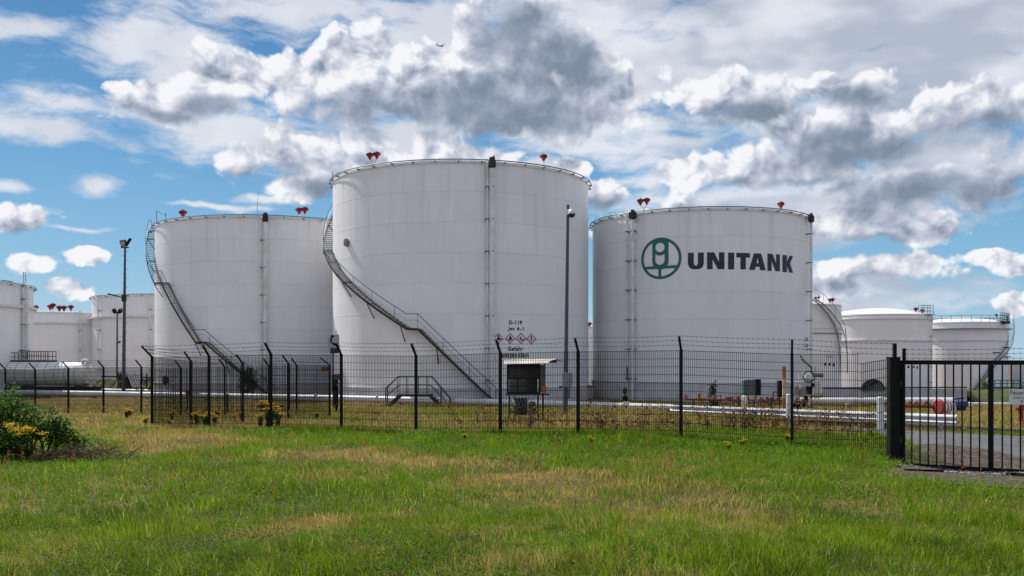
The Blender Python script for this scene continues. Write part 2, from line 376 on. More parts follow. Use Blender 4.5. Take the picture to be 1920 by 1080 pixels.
# ================================================================ tanks
def tank_geo(pxl, pxr, R=None, D=None):
    a, b = math.atan((pxl-960)/F), math.atan((pxr-960)/F); th = (a+b)/2; al = (b-a)/2
    if D is None: D = R/math.sin(al)
    else: R = D*math.sin(al)
    return dict(c=Vector((D*math.sin(th), D*math.cos(th), 0)), R=R, th=th)
class Tank:
    def __init__(s, label, c, R, ztop, z0=-1.2, courses=8, seed=1, seam=.2, rim=True, dome=.35, name='storage_tank', band=None, nseg=160, dirt=.5, ribbed=None):
        s.c = c; s.R = R; s.zt = ztop; s.z0 = z0; s.H = ztop-z0
        s.t = thing(name, label, 'storage tank', (c.x, c.y, z0), 'storage tanks')
        mp = tank_paint('tank_paint', R, s.H, courses, 7.5, seed, seam=seam, dirt=dirt)
        mb = MB(); mb.lathe([(R, z0), (R, ztop)], (c.x, c.y, 0), nseg)
        s.shell = part('shell', mb, mp, s.t, True)
        mb = MB(); prof = [(R*math.cos(a), ztop+.02+dome*math.sin(a)) for a in [k*math.pi/2/10 for k in range(11)]]
        prof = [(R-.02, ztop-.02)]+[((R-.02)*(1-(k/12.)), ztop-.02+dome*(1-(1-k/12.)**2)) for k in range(1, 12)]+[(.001, ztop-.02+dome)]
        mb.lathe(prof, (c.x, c.y, 0), 96); part('roof', mb, M['roof'], s.t, True)
        if rim:   # cooling-water ring pipe on brackets just outside the top edge
            mb = MB(); mb.tube([s.pt(a, ztop+.04, .22) for a in range(0, 360, 3)], .045, 6, closed=True)
            part('ring_pipe', mb, M['grey'], s.t, True)
            mb = MB()
            for a in range(0, 360, 9):
                mb.beam(s.pt(a+2, ztop-.14, 0), s.pt(a+2, ztop-.10, .34), .07, .10)
            part('ring_bracket', mb, M['grey'], s.t, per=6)
        mb = MB(); mb.lathe([(R, ztop-.22), (R+.06, ztop-.22), (R+.06, ztop-.12), (R, ztop-.12)], (c.x, c.y, 0), nseg)
        part('top_angle', mb, M['white'], s.t, True)
        for (zb, w, pr) in (band or []):
            mb = MB(); mb.lathe([(R, zb-w/2), (R+pr, zb-w/2), (R+pr, zb+w/2), (R, zb+w/2)], (c.x, c.y, 0), nseg)
            part('wind_girder', mb, M['white'], s.t, True)
    def pt(s, deg, z, off=0.):
        """deg 0 = toward the camera side (-Y), positive to the right"""
        a = R_(deg); r = s.R+off; return Vector((s.c.x+r*math.sin(a), s.c.y-r*math.cos(a), z))
    def deg(s, px, off=0.):
        best = None
        u = (px-960)/F
        # visible (near) side: last monotone stretch
        dl = [k*.25 for k in range(-440, 441)]
        for d in dl:
            p = s.pt(d, 0, off); q = p.x/p.y
            if best is None or abs(q-u) < best[0]:
                nrm = Vector((math.sin(R_(d)), -math.cos(R_(d)), 0))
                if nrm.dot(Vector((-p.x, -p.y, 0))) >= -.2: best = (abs(q-u), d)
        return best[1]
    def z(s, px, py, off=0., d=None):
        p = s.pt(s.deg(px, off) if d is None else d, 0, off); return HC-(py-HY)/F*p.y
    def base_ring(s, z, w=.10):
        mb = MB(); mb.lathe([(s.R, s.z0), (s.R+w, s.z0), (s.R+w, z-.06), (s.R+w+.05, z-.06), (s.R+w+.05, z), (s.R, z+.02)], (s.c.x, s.c.y, 0), 160)
        part('base_ring', mb, nmat('base_paint', (.60, .60, .61), (.48, .48, .47), .8, .6), s.t, True)
    def downpipe(s, px, off=.35, r=.14, z1=None, mt=None, head=True):
        d = s.deg(px, off); zt = (z1 if z1 is not None else s.zt-.2)
        mb = MB(); mb.tube([s.pt(d, s.z0, off), s.pt(d, zt, off)]+([s.pt(d, zt+.3, off-.25)] if z1 is None else []), r, 10)
        o = part('downpipe', mb, M['white'], s.t, True)
        mb = MB(); zz = s.z0+1.8
        while zz < zt-.5:
            mb.beam(s.pt(d-.7, zz, off*.55), s.pt(d+.7, zz, off*.55), .42, .09); mb.beam(s.pt(d, zz, 0), s.pt(d, zz, off+r+.03), .12, .09); zz += 2.4
        part('pipe_clamp', mb, M['grey'], o, per=12)
        if head:
            mb = MB(); mb.box(s.pt(d, s.zt-.25, off), (.46, .4, .5), R_(d)); mb.tube([s.pt(d, s.zt-.6, off), s.pt(d, s.zt+.2, off)], r*1.15, 8)
            part('pipe_head', mb, M['dark'], o)
    def light(s, pxs, py, basepx, basepy=None, size=.5, m='red'):
        d = s.deg(basepx, -.6); b = s.pt(d, s.zt, -.6)
        zl = HC-(py-HY)/F*b.y
        mb = MB(); top = Vector((b.x, b.y, zl-size*.62))
        if len(pxs) > 1:
            mb.tube([(b.x, b.y, s.zt-.05), (b.x, b.y, top.z-.22)], .09, 8)
            for q in pxs:
                x = b.x+(q-basepx)/F*b.y; mb.tube([(b.x, b.y, top.z-.24), ((b.x+x)/2, b.y, top.z-.16), (x, b.y, top.z+.02)], .055, 6)
        else: mb.tube([(b.x, b.y, s.zt-.05), (b.x, b.y, top.z+.04)], .07, 8)
        o = part('warning_light', mb, M['white'], s.t, True)
        for i, q in enumerate(pxs):
            x = b.x+(q-basepx)/F*b.y; zz = zl+(.06 if i else 0); k = size
            mb = MB()
            mb.lathe([(.001, -.62*k), (.16*k, -.62*k), (.18*k, -.45*k), (.30*k, -.30*k), (.50*k, .02*k), (.54*k, .20*k), (.56*k, .22*k), (.56*k, .32*k), (.42*k, .36*k), (.38*k, .44*k), (.001, .46*k)], (x, b.y, zz), 12)
            for a in range(0, 360, 60): mb.box((x+.55*k*math.cos(R_(a+15)), b.y+.55*k*math.sin(R_(a+15)), zz+.1*k), (.12*k, .12*k, .2*k), R_(a))
            mb.box((x, b.y, zz+.52*k), (.08*k, .08*k, .22*k))
            part('lamp_head', mb, M[m], o, True)
    def stair(s, keys, wid=.78, rail=1.05, steps=.2, colr='green', braces=True, mt='dark'):
        """keys: (deg, z) from the bottom up; equal z = landing"""
        seg = []
        for (d0, z0), (d1, z1) in zip(keys, keys[1:]):
            L = abs(R_(d1-d0))*(s.R+wid); n = max(2, int(round(L/.5)))
            for i in range(n): seg.append((d0+(d1-d0)*i/n, z0+(z1-z0)*i/n))
        seg.append(keys[-1])
        o = MB()
        for (a, za), (b, zb) in zip(seg, seg[1:]): o.beam(s.pt(a, za, wid), s.pt(b, zb, wid), .04, .15)
        st = part('stair', o, M[mt], s.t)
        o = MB()
        for (a, za), (b, zb) in zip(seg, seg[1:]): o.beam(s.pt(a, za, .08), s.pt(b, zb, .08), .04, .13)
        part('inner_stringer', o, M['grey'], st)
        tr = MB()
        for (d0, z0), (d1, z1) in zip(keys, keys[1:]):
            if abs(z1-z0) < .05:
                n = 4
                for i in range(n):
                    a = d0+(d1-d0)*(i+.5)/n; w = abs(R_(d1-d0))*(s.R+wid/2)/n
                    tr.box(s.pt(a, z0+.06, wid/2+.04), (w, wid-.1, .04), R_(a))
            else:
                n = max(1, int((z1-z0)/steps))
                for i in range(n):
                    k = (i+.5)/n; a = d0+(d1-d0)*k; tr.box(s.pt(a, z0+(z1-z0)*k+.07, wid/2+.04), (.27, wid-.06, .035), R_(a))
        part('tread', tr, M['grate'], st, per=6)
        for off, nm in ((wid+.02, 'handrail'),):
            h = MB()
            h.tube([s.pt(a, z+rail+.08, off) for a, z in seg], .032, 6); part(nm, h, M[colr], st, True)
            h = MB()
            h.tube([s.pt(a, z+rail*.55+.08, off) for a, z in seg], .016, 5); part('knee_rail', h, M['grey'], st, True)
            h = MB()
            for i, (a, z) in enumerate(seg):
                if i % 4 == 0 or i == len(seg)-1: h.tube([s.pt(a, z, off), s.pt(a, z+rail+.06, off)], .022, 5)
            part('baluster', h, M['grey'], st, per=7)
        if braces:
            h = MB()
            for i, (a, z) in enumerate(seg):
                if i % 6 == 3 and z > 2: h.tube([s.pt(a, z-.1, wid), s.pt(a, z-1.2, .02)], .04, 5); h.tube([s.pt(a, z-.1, wid), s.pt(a, z-.1, 0)], .035, 5)
            part('stair_brace', h, M['dark'], st, per=14)
        return st
    def bent(s, name, shapes, m, px0, px1, py0, py1, off, parent=None, label=None, cut=.25):
        """shapes: closed 2D loops in a box 0..1 x 0..1 (y up), filled (even-odd), wrapped on the shell"""
        d0, d1 = s.deg(px0), s.deg(px1); dm = (d0+d1)/2
        pm = s.pt(dm, 0); zt = HC-(py0-HY)/F*pm.y; zb = HC-(py1-HY)/F*pm.y
        cu = bpy.data.curves.new('loops', 'CURVE'); cu.dimensions = '2D'; cu.fill_mode = 'BOTH'
        for lp in shapes:
            sp = cu.splines.new('POLY'); sp.points.add(len(lp)-1); sp.use_cyclic_u = True
            for i, (x, y) in enumerate(lp): sp.points[i].co = (x, y, 0, 1)
        co = bpy.data.objects.new('loops', cu); me = bpy.data.meshes.new_from_object(co)
        bpy.data.objects.remove(co); bpy.data.curves.remove(cu)
        bm = bmesh.new(); bm.from_mesh(me); bm.verts.ensure_lookup_table()
        n = max(2, int(abs(R_(d1-d0))*s.R/cut))
        for i in range(1, n):
            bmesh.ops.bisect_plane(bm, geom=bm.verts[:]+bm.edges[:]+bm.faces[:], plane_co=(i/n, 0, 0), plane_no=(1, 0, 0))
        lo = root_of(s.t).location
        for v in bm.verts:
            p = s.pt(d0+(d1-d0)*v.co.x, zb+(zt-zb)*v.co.y, off)-lo; v.co = p
        bm.to_mesh(me); bm.free(); me.materials.clear()
        return link(name, me, m, parent or s.t, label=label)
def text_loops(txt, bold=.0):
    cu = bpy.data.curves.new('t', 'FONT'); cu.body = txt; cu.space_character = 1.18; cu.fill_mode = 'NONE'; cu.resolution_u = 4
    o = bpy.data.objects.new('t', cu); me = bpy.data.meshes.new_from_object(o); bpy.data.objects.remove(o); bpy.data.curves.remove(cu)
    adj = {}
    for e_ in me.edges:
        a, b = e_.vertices; adj.setdefault(a, []).append(b); adj.setdefault(b, []).append(a)
    seen = set(); loops = []
    for v in adj:
        if v in seen: continue
        lp = [v]; seen.add(v); cur = v
        while True:
            nx_ = [w for w in adj[cur] if w not in seen]
            if not nx_: break
            cur = nx_[0]; seen.add(cur); lp.append(cur)
        loops.append([tuple(me.vertices[i].co[:2]) for i in lp])
    bpy.data.meshes.remove(me)
    def area(l): return sum(a[0]*b[1]-b[0]*a[1] for a, b in zip(l, l[1:]+l[:1]))/2
    def inside(p, l):
        c_ = False
        for a, b in zip(l, l[1:]+l[:1]):
            if (a[1] > p[1]) != (b[1] > p[1]) and p[0] < (b[0]-a[0])*(p[1]-a[1])/(b[1]-a[1])+a[0]: c_ = not c_
        return c_
    fat = []
    for i, l in enumerate(loops):          # embolden: outlines grow, counters shrink
        sgn = (1 if area(l) > 0 else -1)*(-1 if any(j != i and inside(l[0], k) for j, k in enumerate(loops)) else 1)
        o_ = []; n = len(l)
        for j in range(n):
            a, p, b = l[j-1], l[j], l[(j+1) % n]
            v1 = Vector((p[1]-a[1], a[0]-p[0])); v2 = Vector((b[1]-p[1], p[0]-b[0]))
            if v1.length < 1e-7 or v2.length < 1e-7: o_.append(p); continue
            v1.normalize(); v2.normalize(); m_ = v1+v2
            if m_.length < 1e-3: m_ = v1.copy()
            m_ = m_/max(.5, m_.dot(v1)); o_.append((p[0]+m_.x*bold*.45*sgn, p[1]+m_.y*bold*.45*sgn))
        fat.append(o_)
    loops = fat
    X = [p[0] for l in loops for p in l]; Y = [p[1] for l in loops for p in l]
    x0, x1, y0, y1 = min(X), max(X), min(Y), max(Y)
    return [[((x-x0)/(x1-x0), (y-y0)/(y1-y0)) for x, y in l] for l in loops]
def circ(cx, cy, r, n=48, a0=0, a1=2*math.pi, ry=None):
    full = abs(a1-a0-2*math.pi) < 1e-6
    return [(cx+r*math.cos(a0+(a1-a0)*i/(n if full else n-1)), cy+(ry or r)*math.sin(a0+(a1-a0)*i/(n if full else n-1))) for i in range(n)]
# ---- the three large tanks
g1 = tank_geo(624, 1103, R=10.85)
TB = Tank('tallest white tank in the middle, with a hazard sign and Jet A-1 lettering', g1['c'], g1['R'], 16.95, courses=8, seed=1, band=None)
g2 = tank_geo(290, 716, R=10.85)
TL = Tank('large white tank left of the tallest one, with a spiral stair and no lettering', g2['c'], g2['R'], HC+(672-404)/F*(g2['c'].y-g2['R']), courses=8, seed=2)
g3 = tank_geo(1111, 1519, R=9.4)
TU = Tank('white tank right of the middle with a green round emblem and UNITANK in dark letters', g3['c'], g3['R'], HC+(672-389)/F*(g3['c'].y-g3['R']), courses=7, seed=3)
TB.base_ring(.02); TL.base_ring(-.02); TU.base_ring(.32)
TB.downpipe(923, .42, .19); TB.downpipe(914, .28, .07, head=False)
TL.downpipe(497, .42, .17); TL.downpipe(490, .28, .07, head=False)
TU.downpipe(1186, .38, .13); TU.downpipe(1175, .28, .08, head=False); TU.downpipe(1521, .40, .11)
# walkway stairs
def keypx(T_, lst, off=.8):
    return [(T_.deg(px, off), T_.z(px, py, off)) for px, py in lst]
kb1 = keypx(TB, [(930, 755), (905, 733), (783, 617), (762, 617)])
z_up = TB.z(628, 474, .8, -74)
TB.stair(kb1+[(-72, z_up), (-78, z_up), (-112, TB.zt-.1), (-116, TB.zt-.1)], braces=True)
kb2 = keypx(TL, [(515, 748), (500, 738), (383, 642), (366, 642)])
dl = TL.deg(296, .8); z_up2 = TL.z(290, 531, .8, dl)
TL.stair(kb2+[(dl+3, z_up2), (dl-4, z_up2), (dl-38, TL.zt-.1), (dl-42, TL.zt-.1)])
# small landing gate at the top of each stair
for T_, d in ((TB, -86), (TL, dl-12)):
    mb = MB(); a = T_.pt(d, T_.zt, .1); b = T_.pt(d+6, T_.zt, -.4)
    mb.tube([a, a+Vector((0, 0, 1.2))], .03, 5); mb.tube([b, b+Vector((0, 0, .9))], .03, 5)
    mb.tube([a+Vector((0, 0, 1.15)), b+Vector((0, 0, .6))], .03, 5)
    part('roof_guard', mb, M['green'], T_.t)
# warning lights
TB.light([694, 707], 292, 701); TB.light([1019], 295, 1019)
TL.light([343], 400, 343, size=.62); TL.light([561, 572], 395, 567, size=.55)
TU.light([1201, 1213], 378, 1207); TU.light([1464], 384, 1464)
mb = MB(); a = TL.pt(TL.deg(482, -1), TL.zt+.2, -1); mb.tube([a, a+Vector((.0, 0, .9)), a+Vector((.12, 0, 2.2))], [.025, .02, .008], 5); part('antenna', mb, M['grey'], TL.t)
mb = MB(); mb.tube([TB.pt(TB.deg(924), TB.zt-.05, .3), TB.pt(TB.deg(924), TB.zt+.35, .3)], .07, 6); part('vent', mb, M['dark'], TB.t)
# manway covers
def manway(T_, px, py, r=.42, m='grey'):
    d = T_.deg(px); z = T_.z(px, py); mb = MB()
    Rm = Matrix.Rotation(R_(d), 3, 'Z')@Matrix.Rotation(R_(90), 3, 'X')
    mb.lathe([(.001, .16), (r*.85, .16), (r, .13), (r, 0.), (r*.7, -.05)], T_.pt(d, z, .04), 18, Rm)
    for k in range(12): q = T_.pt(d, z, .2)+Rm@Vector((r*.86*math.cos(k*math.pi/6), r*.86*math.sin(k*math.pi/6), 0)); mb.box(q, (.07, .05, .07), R_(d))
    part('manway', mb, M[m], T_.t, True)
manway(TL, 312, 713, .45, 'dark'); manway(TB, 652, 455, .32); manway(TB, 640, 727, .4)
mb = MB(); mb.box(TB.pt(TB.deg(919), -.0, .35)+Vector((0, 0, 1.3)), (.1, .12, 1.2)); part('pipe_guard', mb, M['dark'], TB.t)
mb = MB(); mb.box(TU.pt(TU.deg(1183), TU.z(1183, 700, .5), .5), (.11, .12, 1.0)); part('pipe_guard', mb, M['dark'], TU.t)
# lettering on the UNITANK tank
LET = {
 'U': [[(0, 1), (.37, 1), (.37, .36), (.41, .26), (.5, .22), (.59, .26), (.63, .36), (.63, 1), (1, 1), (1, .34), (.93, .14), (.75, .02), (.5, 0), (.25, .02), (.07, .14), (0, .34)]],
 'N': [[(0, 0), (0, 1), (.40, 1), (.68, .45), (.68, 1), (1, 1), (1, 0), (.62, 0), (.32, .58), (.32, 0)]],
 'I': [[(0, 0), (0, 1), (1, 1), (1, 0)]],
 'T': [[(0, 1), (1, 1), (1, .72), (.70, .72), (.70, 0), (.30, 0), (.30, .72), (0, .72)]],
 'A': [[(0, 0), (.28, 1), (.72, 1), (1, 0), (.66, 0), (.61, .20), (.39, .20), (.34, 0)], [(.44, .42), (.56, .42), (.5, .74)]],
 'K': [[(0, 0), (0, 1), (.40, 1), (.40, .62), (.62, 1), (1, 1), (.70, .54), (1, 0), (.60, 0), (.40, .38), (.40, 0)]],
}
cx5 = lambda x: 1040+x*.31477
for ch, x0, x1, y0, y1 in (('U', 793, 888, 361, 461), ('N', 908, 1010, 359, 460), ('I', 1032, 1068, 361, 461), ('T', 1080, 1163, 363, 461), ('A', 1158, 1257, 366, 465), ('N', 1268, 1342, 369, 471), ('K', 1357, 1419, 378, 479)):
    TU.bent('letter', LET[ch], M['navy'], cx5(x0), cx5(x1), 360+y0*.31477, 360+y1*.31477, .012)
ex = dict(px0=1202, px1=1278.5, py0=445.5, py1=523.5)
em = TU.bent('emblem', [circ(.5, .5, .5, 64), circ(.5, .5, .432, 64)], M['teal'], off=.012, **ex)
cap_o = circ(.495, .80, .20, 20, 0, math.pi, .17)[::1]+circ(.495, .45, .20, 20, math.pi, 2*math.pi, .20)
cap_o = [(.695, .93), (.60, .97), (.39, .97), (.295, .93)]+circ(.495, .43, .20, 24, math.pi, 2*math.pi, .20)
hole1 = circ(.487, .765, .113, 32)
hole2 = [(.374, .60)]+[(.374+.226*k/8, .60-.03*math.sin(math.pi*k/8)) for k in range(1, 8)]+[(.60, .60)]+circ(.487, .46, .113, 20, 0, -math.pi)
TU.bent('emblem_capsule', [cap_o, hole1, hole2], M['teal'], off=.016, parent=em, **ex)
TU.bent('emblem_bar', [[(.09, .25), (.91, .25), (.945, .32), (.055, .32)]], M['teal'], off=.020, parent=em, **ex)
TU.bent('emblem_stem', [[(.45, .04), (.52, .04), (.52, .27), (.45, .27)]], M['teal'], off=.024, parent=em, **ex)
# small level marks and sign on the right flank of the UNITANK tank
for py, tx in ((636, '20'), (648, '10')): TU.bent('level_mark', text_loops(tx, .03), M['ink'], 1509, 1514.5, py-3.5, py+3.5, .012)
# writing and hazard diamonds on the tallest tank
for tx, x0, x1, y0, y1 in (('D-119', 954.5, 979, 601, 608.8), ('Jet A-1', 952, 981.5, 612.8, 621.5), ('Gefahr', 951.8, 981, 649.5, 658), ('entzündlich', 940, 991, 661, 670.5)):
    TB.bent('lettering', text_loops(tx, .085), M['ink'], x0, x1, y0, y1, .012)
def diamond(T_, cx, cy, w, icon):
    x0, x1, y0, y1 = cx-w, cx+w, cy-w*1.05, cy+w*1.05
    dmd = lambda k: [(.5, .5+k), (.5+k, .5), (.5, .5-k), (.5-k, .5)]
    o = T_.bent('hazard_diamond', [dmd(.5)], M['redp'], x0, x1, y0, y1, .012, cut=.15)
    T_.bent('diamond_field', [dmd(.40)], M['signw'], x0, x1, y0, y1, .018, parent=o, cut=.15)
    if icon: T_.bent('symbol', icon, M['ink'], x0, x1, y0, y1, .024, parent=o, cut=.15)
person_i = [circ(.52, .70, .09, 14), [(.30, .30), (.42, .56), (.62, .58), (.78, .42), (.70, .34), (.52, .42), (.42, .30)]]
flame_i = [[(.5, .80), (.60, .60), (.66, .45), (.60, .30), (.5, .25), (.40, .30), (.34, .45), (.42, .55), (.44, .66)], [(.5, .50), (.55, .40), (.5, .31), (.45, .40)]]
env_i = [[(.28, .36), (.74, .32), (.78, .40), (.60, .44), (.46, .40)], [(.36, .44), (.40, .66), (.44, .66), (.46, .54), (.56, .64), (.50, .44)]]
exc_i = [[(.44, .76), (.56, .76), (.53, .42), (.47, .42)], circ(.5, .30, .055, 12)]
for cx, ic in ((934, person_i), (956, flame_i), (976.5, env_i), (996.3, exc_i)): diamond(TB, cx, 634.5 if cx < 990 else 635.7, 10, ic)
# ---- three tanks on the left
gl1 = tank_geo(-500, 63, R=11.5)
T1 = Tank('white tank cut off by the left edge, with a thick downpipe near its right side', gl1['c'], gl1['R'], 9.1, z0=-1.2, courses=1, seed=4, band=[(7.05, .24, .3)], dirt=.3)
gl3 = tank_geo(172, 520, R=11.5)
T3 = Tank('white tank behind the tall light mast, partly hidden by the large left tank', gl3['c'], gl3['R'], 9.9, z0=-3.3, courses=1, seed=6, band=[(7.3, .24, .3)], dirt=.3)
gl2 = tank_geo(-40, 250, D=138)
T2 = Tank('low far white tank with a row of six red lights, between two nearer tanks', gl2['c'], gl2['R'], HC+(672-583.5)/F*(gl2['c'].y-gl2['R']), z0=-3.3, courses=1, seed=5, band=[(7.3-.65, .2, .25)], dirt=.3, rim=False)
T1.downpipe(50, .4, .2, head=False); T1.downpipe(46, .3, .08, head=False)
T3.downpipe(184, .3, .1, head=False); T3.downpipe(281, .3, .1, head=False); T2.downpipe(151, .3, .1, head=False)
for px, py in ((67, 577), (94, 575.5), (99, 573), (111, 577.5), (120, 577.5), (133, 576.5)): T2.light([px], py, px, size=.62)
mb = MB()
for px in (44, 56): a = T1.pt(T1.deg(px, -.6), T1.zt, -.6); mb.tube([a, a+Vector((0, 0, 1.45))], .035, 5)
a = T1.pt(T1.deg(44, -.6), T1.zt, -.6); b = T1.pt(T1.deg(56, -.6), T1.zt, -.6)
for z in (.7, 1.1, 1.4): mb.tube([a+Vector((0, 0, z)), b+Vector((0, 0, z))], .025, 5)
part('roof_guard', mb, M['grey'], T1.t)
mb = MB(); mb.tube([T1.pt(T1.deg(x, -.4), T1.zt+.25, -.4) for x in (2, 12, 24)], .04, 5); part('roof_rail', mb, M['dark'], T1.t)
# sliver between the two big ones
gs = tank_geo(1040, 1160, D=175)
TS = Tank('distant white tank glimpsed in the gap between the two big tanks', gs['c'], gs['R'], HC+(672-612)/F*(gs['c'].y-gs['R']), z0=-3.3, courses=1, seed=9, rim=False, dirt=.2, nseg=48)
TS.light([1105], 608, 1105, size=.8)
# ---- right-hand tanks
gr1 = tank_geo(1400, 1578, R=6.2)
TR1 = Tank('smaller white tank with a curved side stair, right behind the lettered tank', gr1['c'], gr1['R'], HC+(672-571)/F*(gr1['c'].y-gr1['R']*.6), z0=-3.3, courses=1, seed=10, rim=False, band=[(6.2, .12, .12)], dirt=.4)
zr1 = TR1.z(1560, 625); 
mb = MB(); mb.lathe([(TR1.R, zr1-.06), (TR1.R+.14, zr1-.06), (TR1.R+.14, zr1+.06), (TR1.R, zr1+.06)], (TR1.c.x, TR1.c.y, 0), 96); part('wind_girder', mb, M['grey'], TR1.t)
kk = [(TR1.deg(1588, .85), TR1.z(1588, 700, .85, TR1.deg(1588, .85)))]
for px, py in ((1586, 655), (1583, 632), (1575, 610), (1560, 588), (1543, 570), (1527, 560)): kk.append((TR1.deg(px, .85), TR1.z(px, py, .85)))
TR1.stair(kk, wid=.95, rail=1.2, colr='grey', braces=False, mt='grey')
TR1.light([1529, 1535], 559, 1532, size=.35); TR1.light([1556, 1561], 563, 1558.5, size=.5)
gr2 = tank_geo(1540, 1748, R=8.4)
TR2 = Tank('broad white tank with a shallow white dome roof, right of the lettered tank', gr2['c'], gr2['R'], HC+(672-588)/F*(gr2['c'].y-gr2['R']), z0=-3.3, courses=3, seed=11, rim=False, dome=1.25, dirt=.3, seam=.1,
           band=[(HC+(672-597)/F*(gr2['c'].y-gr2['R']), .12, .22), (HC+(672-638)/F*(gr2['c'].y-gr2['R']), .22, .25)])
TR2.downpipe(1747, .3, .1, head=False)
TR2.light([1717], 580, 1717, size=.62); TR2.light([1729], 583, 1729, size=.62)
gr3 = tank_geo(1712, 1891, R=7.6)
yr3 = gr3['c'].y-gr3['R']
TR3 = Tank('far right white tank with a cone roof and a dark railing round its top', gr3['c'], gr3['R'], HC+(672-603)/F*yr3, z0=-3.3, courses=2, seed=12, rim=False, dome=.95, dirt=.3, seam=.1,
           band=[(HC+(672-638)/F*yr3, .18, .2)])
mb = MB(); zg = HC+(672-616)/F*yr3; mb.lathe([(TR3.R, zg-.12), (TR3.R+.75, zg), (TR3.R+.75, zg+.06), (TR3.R, zg+.06)], (TR3.c.x, TR3.c.y, 0), 120); part('wind_girder', mb, M['galv'], TR3.t, True)
mb = MB()
for z in (.55, 1.1): mb.tube([TR3.pt(a, TR3.zt+z, -.1) for a in range(0, 360, 4)], .035, 5, closed=True)
for a in range(0, 360, 12): mb.tube([TR3.pt(a, TR3.zt, -.1), TR3.pt(a, TR3.zt+1.1, -.1)], .035, 5)
part('roof_railing', mb, M['dark'], TR3.t)
da = TR3.deg(1880, 0)
mb = MB()
for z in (.1, .45, .8, 1.15, 1.5): mb.tube([TR3.pt(da-8+k*4, TR3.zt+z, .3) for k in range(7)], .05, 5)
for k in range(7): mb.tube([TR3.pt(da-8+k*4, TR3.zt-.2, .3), TR3.pt(da-8+k*4, TR3.zt+1.55, .3)], .04, 5)
mb.box(TR3.pt(da+2, TR3.zt-.1, .1), (1.6, 1.2, .5), R_(da)); part('stair_head', mb, M['dark'], TR3.t)
TR3.light([1868], 591, 1868, size=.45, m='rustred')
a = TR3.deg(1885, .8)
TR3.stair([(TR3.deg(1815, .9), TR3.z(1815, 745, .9)), (TR3.deg(1873, .9), TR3.z(1873, 676, .9)), (a+14, TR3.zt-4.0), (a+30, TR3.zt-1.8), (a+44, TR3.zt-.1)], wid=.9, rail=1.1, colr='grey', braces=False)
# guard platform on TR2's edge
mb = MB(); b0 = TR2.pt(TR2.deg(1736, -.2), TR2.zt, -.2); 
for dx_ in (-.9, 0, .9):
    for dy_ in (-.6, .6): mb.tube([b0+Vector((dx_, dy_, -.1)), b0+Vector((dx_, dy_, 1.4))], .04, 5)
for z in (.5, 1., 1.4): mb.tube([b0+Vector((x, y, z)) for x, y in ((-.9, -.6), (.9, -.6), (.9, .6), (-.9, .6))], .03, 5, closed=True)
mb.box(b0+Vector((0, 0, -.05)), (2.2, 1.4, .1)); part('roof_platform', mb, M['grey'], TR2.t)
# far low tank at the very right
gf = tank_geo(1893, 2080, D=190)
TF = Tank('low white tank behind the right end of the gate, cut off by the picture edge', gf['c'], gf['R'], HC+(672-679)/F*(gf['c'].y-gf['R']), z0=-4.2, courses=1, seed=13, rim=False, nseg=64)
# small signs on the right tanks
for px, py in ((1547, 683), (1555.5, 683), (1563, 684)): TR1.bent('hazard_diamond', [[(.5, 1), (1, .5), (.5, 0), (0, .5)]], M['ink'], px-2.6, px+2.6, py-3, py+3, .03)
TR1.bent('lettering', text_loops('D-118', .03), M['ink'], 1551, 1561, 666, 671, .03)
for px, py in ((1703, 688), (1713, 688), (1720, 689)): TR2.bent('hazard_diamond', [[(.5, 1), (1, .5), (.5, 0), (0, .5)]], M['ink'] if px < 1710 else M['redp'], px-2.6, px+2.6, py-3, py+3, .03)
# ================================================================ fences
FH = 2.43
FPOST = {}
def fpost(x, y, tip, parent, h=FH, w=.07, armlen=1., base=None):
    """one steel fence post with its cranked arm; tip = horizontal offset of the arm end"""
    z0 = (ground(x, y) if base is None else base)-.1; z1 = z0+.1+h
    mb = MB(); up = Vector((tip[0], tip[1], 0)); u = up.normalized() if up.length > 0 else Vector((0, 1, 0))
    mb.beam((x, y, z0), (x, y, z1+.02), w, w*1.25, up=(u.x, u.y, 0))
    mb.beam((x, y, z1), (x+tip[0], y+tip[1], z1+.36), w*.8, w*.9)
    q = Vector((x, y, z1)); 
    o = part('fence_post', mb, M['black'], parent, bevel=.006)
    mb = MB(); mb.beam(Vector((x, y, z0+.4))-u*0, (x, y, z0+.45), w*1.3, w*1.5)
    return Vector((x, y, z1))
def fpanel(a, b, parent, h=None, nstep=.05, wr=.0048, zb=None, rows=.2):
    """welded twin-wire panel between two points (tops)"""
    mb = MB(); L = (Vector((b.x, b.y, 0))-Vector((a.x, a.y, 0))).length; n = int(L/nstep); H = h or FH-.06
    d = (Vector((b.x, b.y, 0))-Vector((a.x, a.y, 0))).normalized(); nn = Vector((-d.y, d.x, 0))
    for i in range(1, n):
        k = i/n; p = a.lerp(b, k); mb.beam(p-Vector((0, 0, H)), p+Vector((0, 0, .0)), wr*2, wr*2, up=(nn.x, nn.y, 0))
    r = int(H/rows)
    for j in range(r+1):
        z = -H*j/r-.02
        for s_ in (-1, 1): mb.beam(a+nn*wr*2*s_+Vector((0, 0, z)), b+nn*wr*2*s_+Vector((0, 0, z)), wr*1.7, wr*2.4)
    return part('mesh_panel', mb, M['wire'], parent)
